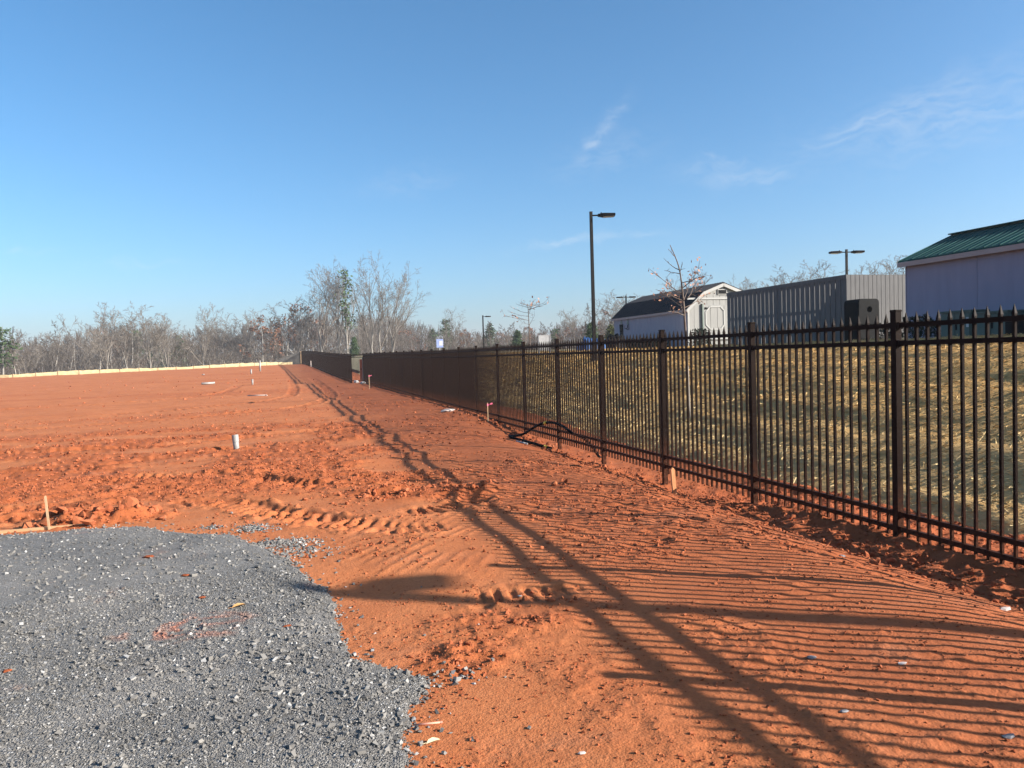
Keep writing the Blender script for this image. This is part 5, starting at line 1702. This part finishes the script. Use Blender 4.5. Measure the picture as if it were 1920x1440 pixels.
# ------------------------------------------------------------------ planted saplings on the bank
def sapling(x, y, top, pts, branches, label, rd, leaf_at, leaf_mat='oak_leaf', nleaf=90, wrap=True, leaf_size=0.035):
    z = gz(x, y)
    root = empty('sapling', (x, y, z), label, 'young tree')
    P = [Vector((x + a, y + b, z + (top - z) * t)) for a, b, t in pts]
    P[0].z -= 0.15
    tube = spline3([tuple(p) for p in P], 5)
    n = len(tube)
    MB().tube(tube, [0.030 * (1 - i / n) + 0.006 for i in range(n)], 8).build('trunk', 'sap_bark', root, 0, True)
    if wrap:
        k = max(2, int(n * 0.22))
        MB().tube(tube[1:k + 1], 0.036, 8).build('trunk_wrap', 'wrap', root, 0, True)
    tw = Segs()
    tips = []
    for t, a, L, rise in branches:
        i = min(n - 2, int(t * (n - 1)))
        p = tuple(tube[i])
        d = norm3((math.cos(a), math.sin(a), rise))
        q_ = p
        for s_ in range(4):
            d = norm3((d[0] + rd.gauss(0, .12), d[1] + rd.gauss(0, .12), d[2] + rd.gauss(0, .1) + 0.05))
            e = (q_[0] + d[0] * L / 4, q_[1] + d[1] * L / 4, q_[2] + d[2] * L / 4)
            tw.add(q_, e, 0.011 - 0.002 * s_, 0.009 - 0.002 * s_)
            if s_ > 0:
                for _ in range(2):
                    dd = norm3((d[0] + rd.gauss(0, .6), d[1] + rd.gauss(0, .6), d[2] + rd.gauss(0, .5) + 0.2))
                    l2 = L * rd.uniform(0.12, 0.3)
                    g = (e[0] + dd[0] * l2, e[1] + dd[1] * l2, e[2] + dd[2] * l2)
                    tw.add(e, g, 0.005, 0.003)
                    tips.append((g, t))
            q_ = e
        tips.append((q_, t))
    b = tw.mesh('branches', 'sap_bark', 5)
    b.transform(Matrix.Translation(-Vector((x, y, z))))
    link('branches', b, root)
    sel = [p for p, t in tips if leaf_at[0] <= t <= leaf_at[1]]
    nr_ = np.random.default_rng(int(x * 100))
    S = np.array(sel)[nr_.integers(0, len(sel), nleaf)] - np.array([x, y, z])
    V, q_ = leaf_cards(S, leaf_size, 1, 0.05, nr_)
    link('leaves', mesh_np('leaves', V, q_, leaf_mat), root)
    return root


rs_ = random.Random(3)
br = []
for t in (0.46, 0.49, 0.52, 0.55, 0.57, 0.60, 0.64, 0.72, 0.75, 0.78, 0.88):
    for _ in range(2 if t < 0.62 else 1):
        br.append((t, rs_.uniform(0, 6.28), (0.80 if t < 0.66 else 0.50 if t < 0.82 else 0.2) * rs_.uniform(0.6, 1.1), rs_.uniform(0.1, 0.6)))
sapling(8.45, 14.85, 4.02, [(0, 0, 0), (-0.02, 0.02, 0.3), (-0.03, 0.05, 0.55), (-0.08, 0.05, 0.75), (-0.15, 0.06, 0.88), (-0.32, 0.1, 1.0)], br, 'leaning young oak with a few brown leaves in front of the shed', rs_, (0.46, 0.60), 'oak_leaf', 150)
br = []
for t in (0.55, 0.62, 0.68, 0.74, 0.8, 0.86, 0.9, 0.94, 0.97):
    for _ in range(2):
        br.append((t, rs_.uniform(0, 6.28), 1.35 * rs_.uniform(0.6, 1.2) * (1.15 - t * 0.5), rs_.uniform(0.0, 0.4)))
sapling(11.2, 34.3, 4.12, [(0, 0, 0), (0.02, 0, 0.4), (0, 0, 0.8), (-0.03, 0, 1.0)], br, 'small spreading bare sapling left of the tall lamp post', rs_, (0.6, 1.0), 'oak_leaf', 40, False, 0.06)


# ------------------------------------------------------------------ shrubs and heaps on top of the bank
def bush(x, y, w, h, label, mat='dark_leaf', cat='shrub', n=900, size=0.05, z=None):
    z = gz(x, y) if z is None else z
    root = empty('evergreen_shrub', (x, y, z), label, cat)
    nr_ = np.random.default_rng(int(x * 37 + y * 91))
    a = nr_.uniform(0, 6.28, n); u_ = nr_.random(n) ** 0.5; el = nr_.random(n)
    lump = 1 + 0.2 * np.sin(a * 3 + 1) + 0.15 * np.sin(a * 5)
    P = np.stack([w / 2 * u_ * np.cos(a) * lump * np.sqrt(1 - (el * 0.9) ** 2), w / 2 * u_ * np.sin(a) * lump * np.sqrt(1 - (el * 0.9) ** 2), h * (0.08 + 0.9 * el * (0.75 + 0.25 * lump))], -1)
    V, q_ = leaf_cards(P, size, 1, 0.02, nr_)
    link('foliage', mesh_np('foliage', V, q_, mat), root)
    st = Segs()
    for _ in range(9):
        t = rs_.uniform(0, 6.28); st.add((0, 0, -0.1), (w * .3 * math.cos(t), w * .3 * math.sin(t), h * 0.8), 0.02, 0.006)
    link('stems', st.mesh('stems', 'sap_bark', 5), root)


bush(16.7, 16.9, 1.3, 0.62, 'round dark shrub at the building corner left of the cabinets', z=1.85)
bush(18.9, 20.4, 0.6, 0.5, 'small dark shrub at the foot of the black bin', z=1.85, n=400)
bush(18.4, 31.2, 1.1, 0.85, 'dark bushy shrub below the shed door', z=1.85)
for j, (x, y, w, h, lb) in enumerate(((19.2, 36.9, 1.3, 0.55, 'dark low shrub under the shed wall nearest its door corner'), (19.3, 38.6, 1.4, 0.60, 'dark low shrub under the shed wall, second from the door corner'), (19.3, 40.4, 1.3, 0.62, 'dark low shrub under the middle of the shed wall'), (19.3, 42.2, 1.3, 0.6, 'dark low shrub under the shed wall beneath the figures'))):
    bush(x, y, w, h, lb, z=1.85, n=700, size=0.07)


def heap(x, y, sx, sy, h, mat, name, label, cat, seed):
    z = 1.8
    nr_ = np.random.default_rng(seed)
    u_ = np.linspace(-1, 1, 15)
    X_, Y_ = np.meshgrid(u_, u_)
    e = np.clip(1 - (np.abs(X_) ** 2.6 + np.abs(Y_) ** 2.6), 0, 1) ** 0.45
    Z_ = h * e * (1 + 0.16 * nr_.normal(size=e.shape)) - 0.15 * (e <= 0)
    V = np.stack([X_.ravel() * sx / 2, Y_.ravel() * sy / 2, Z_.ravel()], -1)
    idx = np.arange(225).reshape(15, 15)
    q_ = np.stack([idx[:-1, :-1], idx[:-1, 1:], idx[1:, 1:], idx[1:, :-1]], -1).reshape(-1, 4)
    root = empty(name, (x, y, z), label, cat)
    link('cover', mesh_np('cover', V, q_, mat, True), root)
    b = MB()
    b.tube([(x - sx * .4, y - sy * .45, z + 0.05), (x, y - sy * .5, z + 0.07), (x + sx * .4, y - sy * .45, z + 0.05)], 0.02, 6).build('tie_rope', 'steel', root)


heap(15.0, 35.9, 1.5, 1.2, 0.62, 'blue', 'tarp_heap', 'heap under a blue tarp beside the tall lamp post', 'tarp', 1)
heap(16.4, 36.2, 1.1, 1.2, 0.80, 'black', 'tarp_heap', 'black covered heap right of the blue tarp', 'tarp', 2)
tub = empty('tub', (18.9, 43.4, 1.85), 'light blue plastic tub at the far corner of the shed', 'tub')
MB().tube([(18.9, 43.4, 1.8), (18.9, 43.4, 2.52)], [0.30, 0.36], 16).build('body', 'light_blue', tub)
MB().tube([(18.9, 43.4, 2.50), (18.9, 43.4, 2.56)], 0.40, 16).build('rim', 'light_blue', tub)
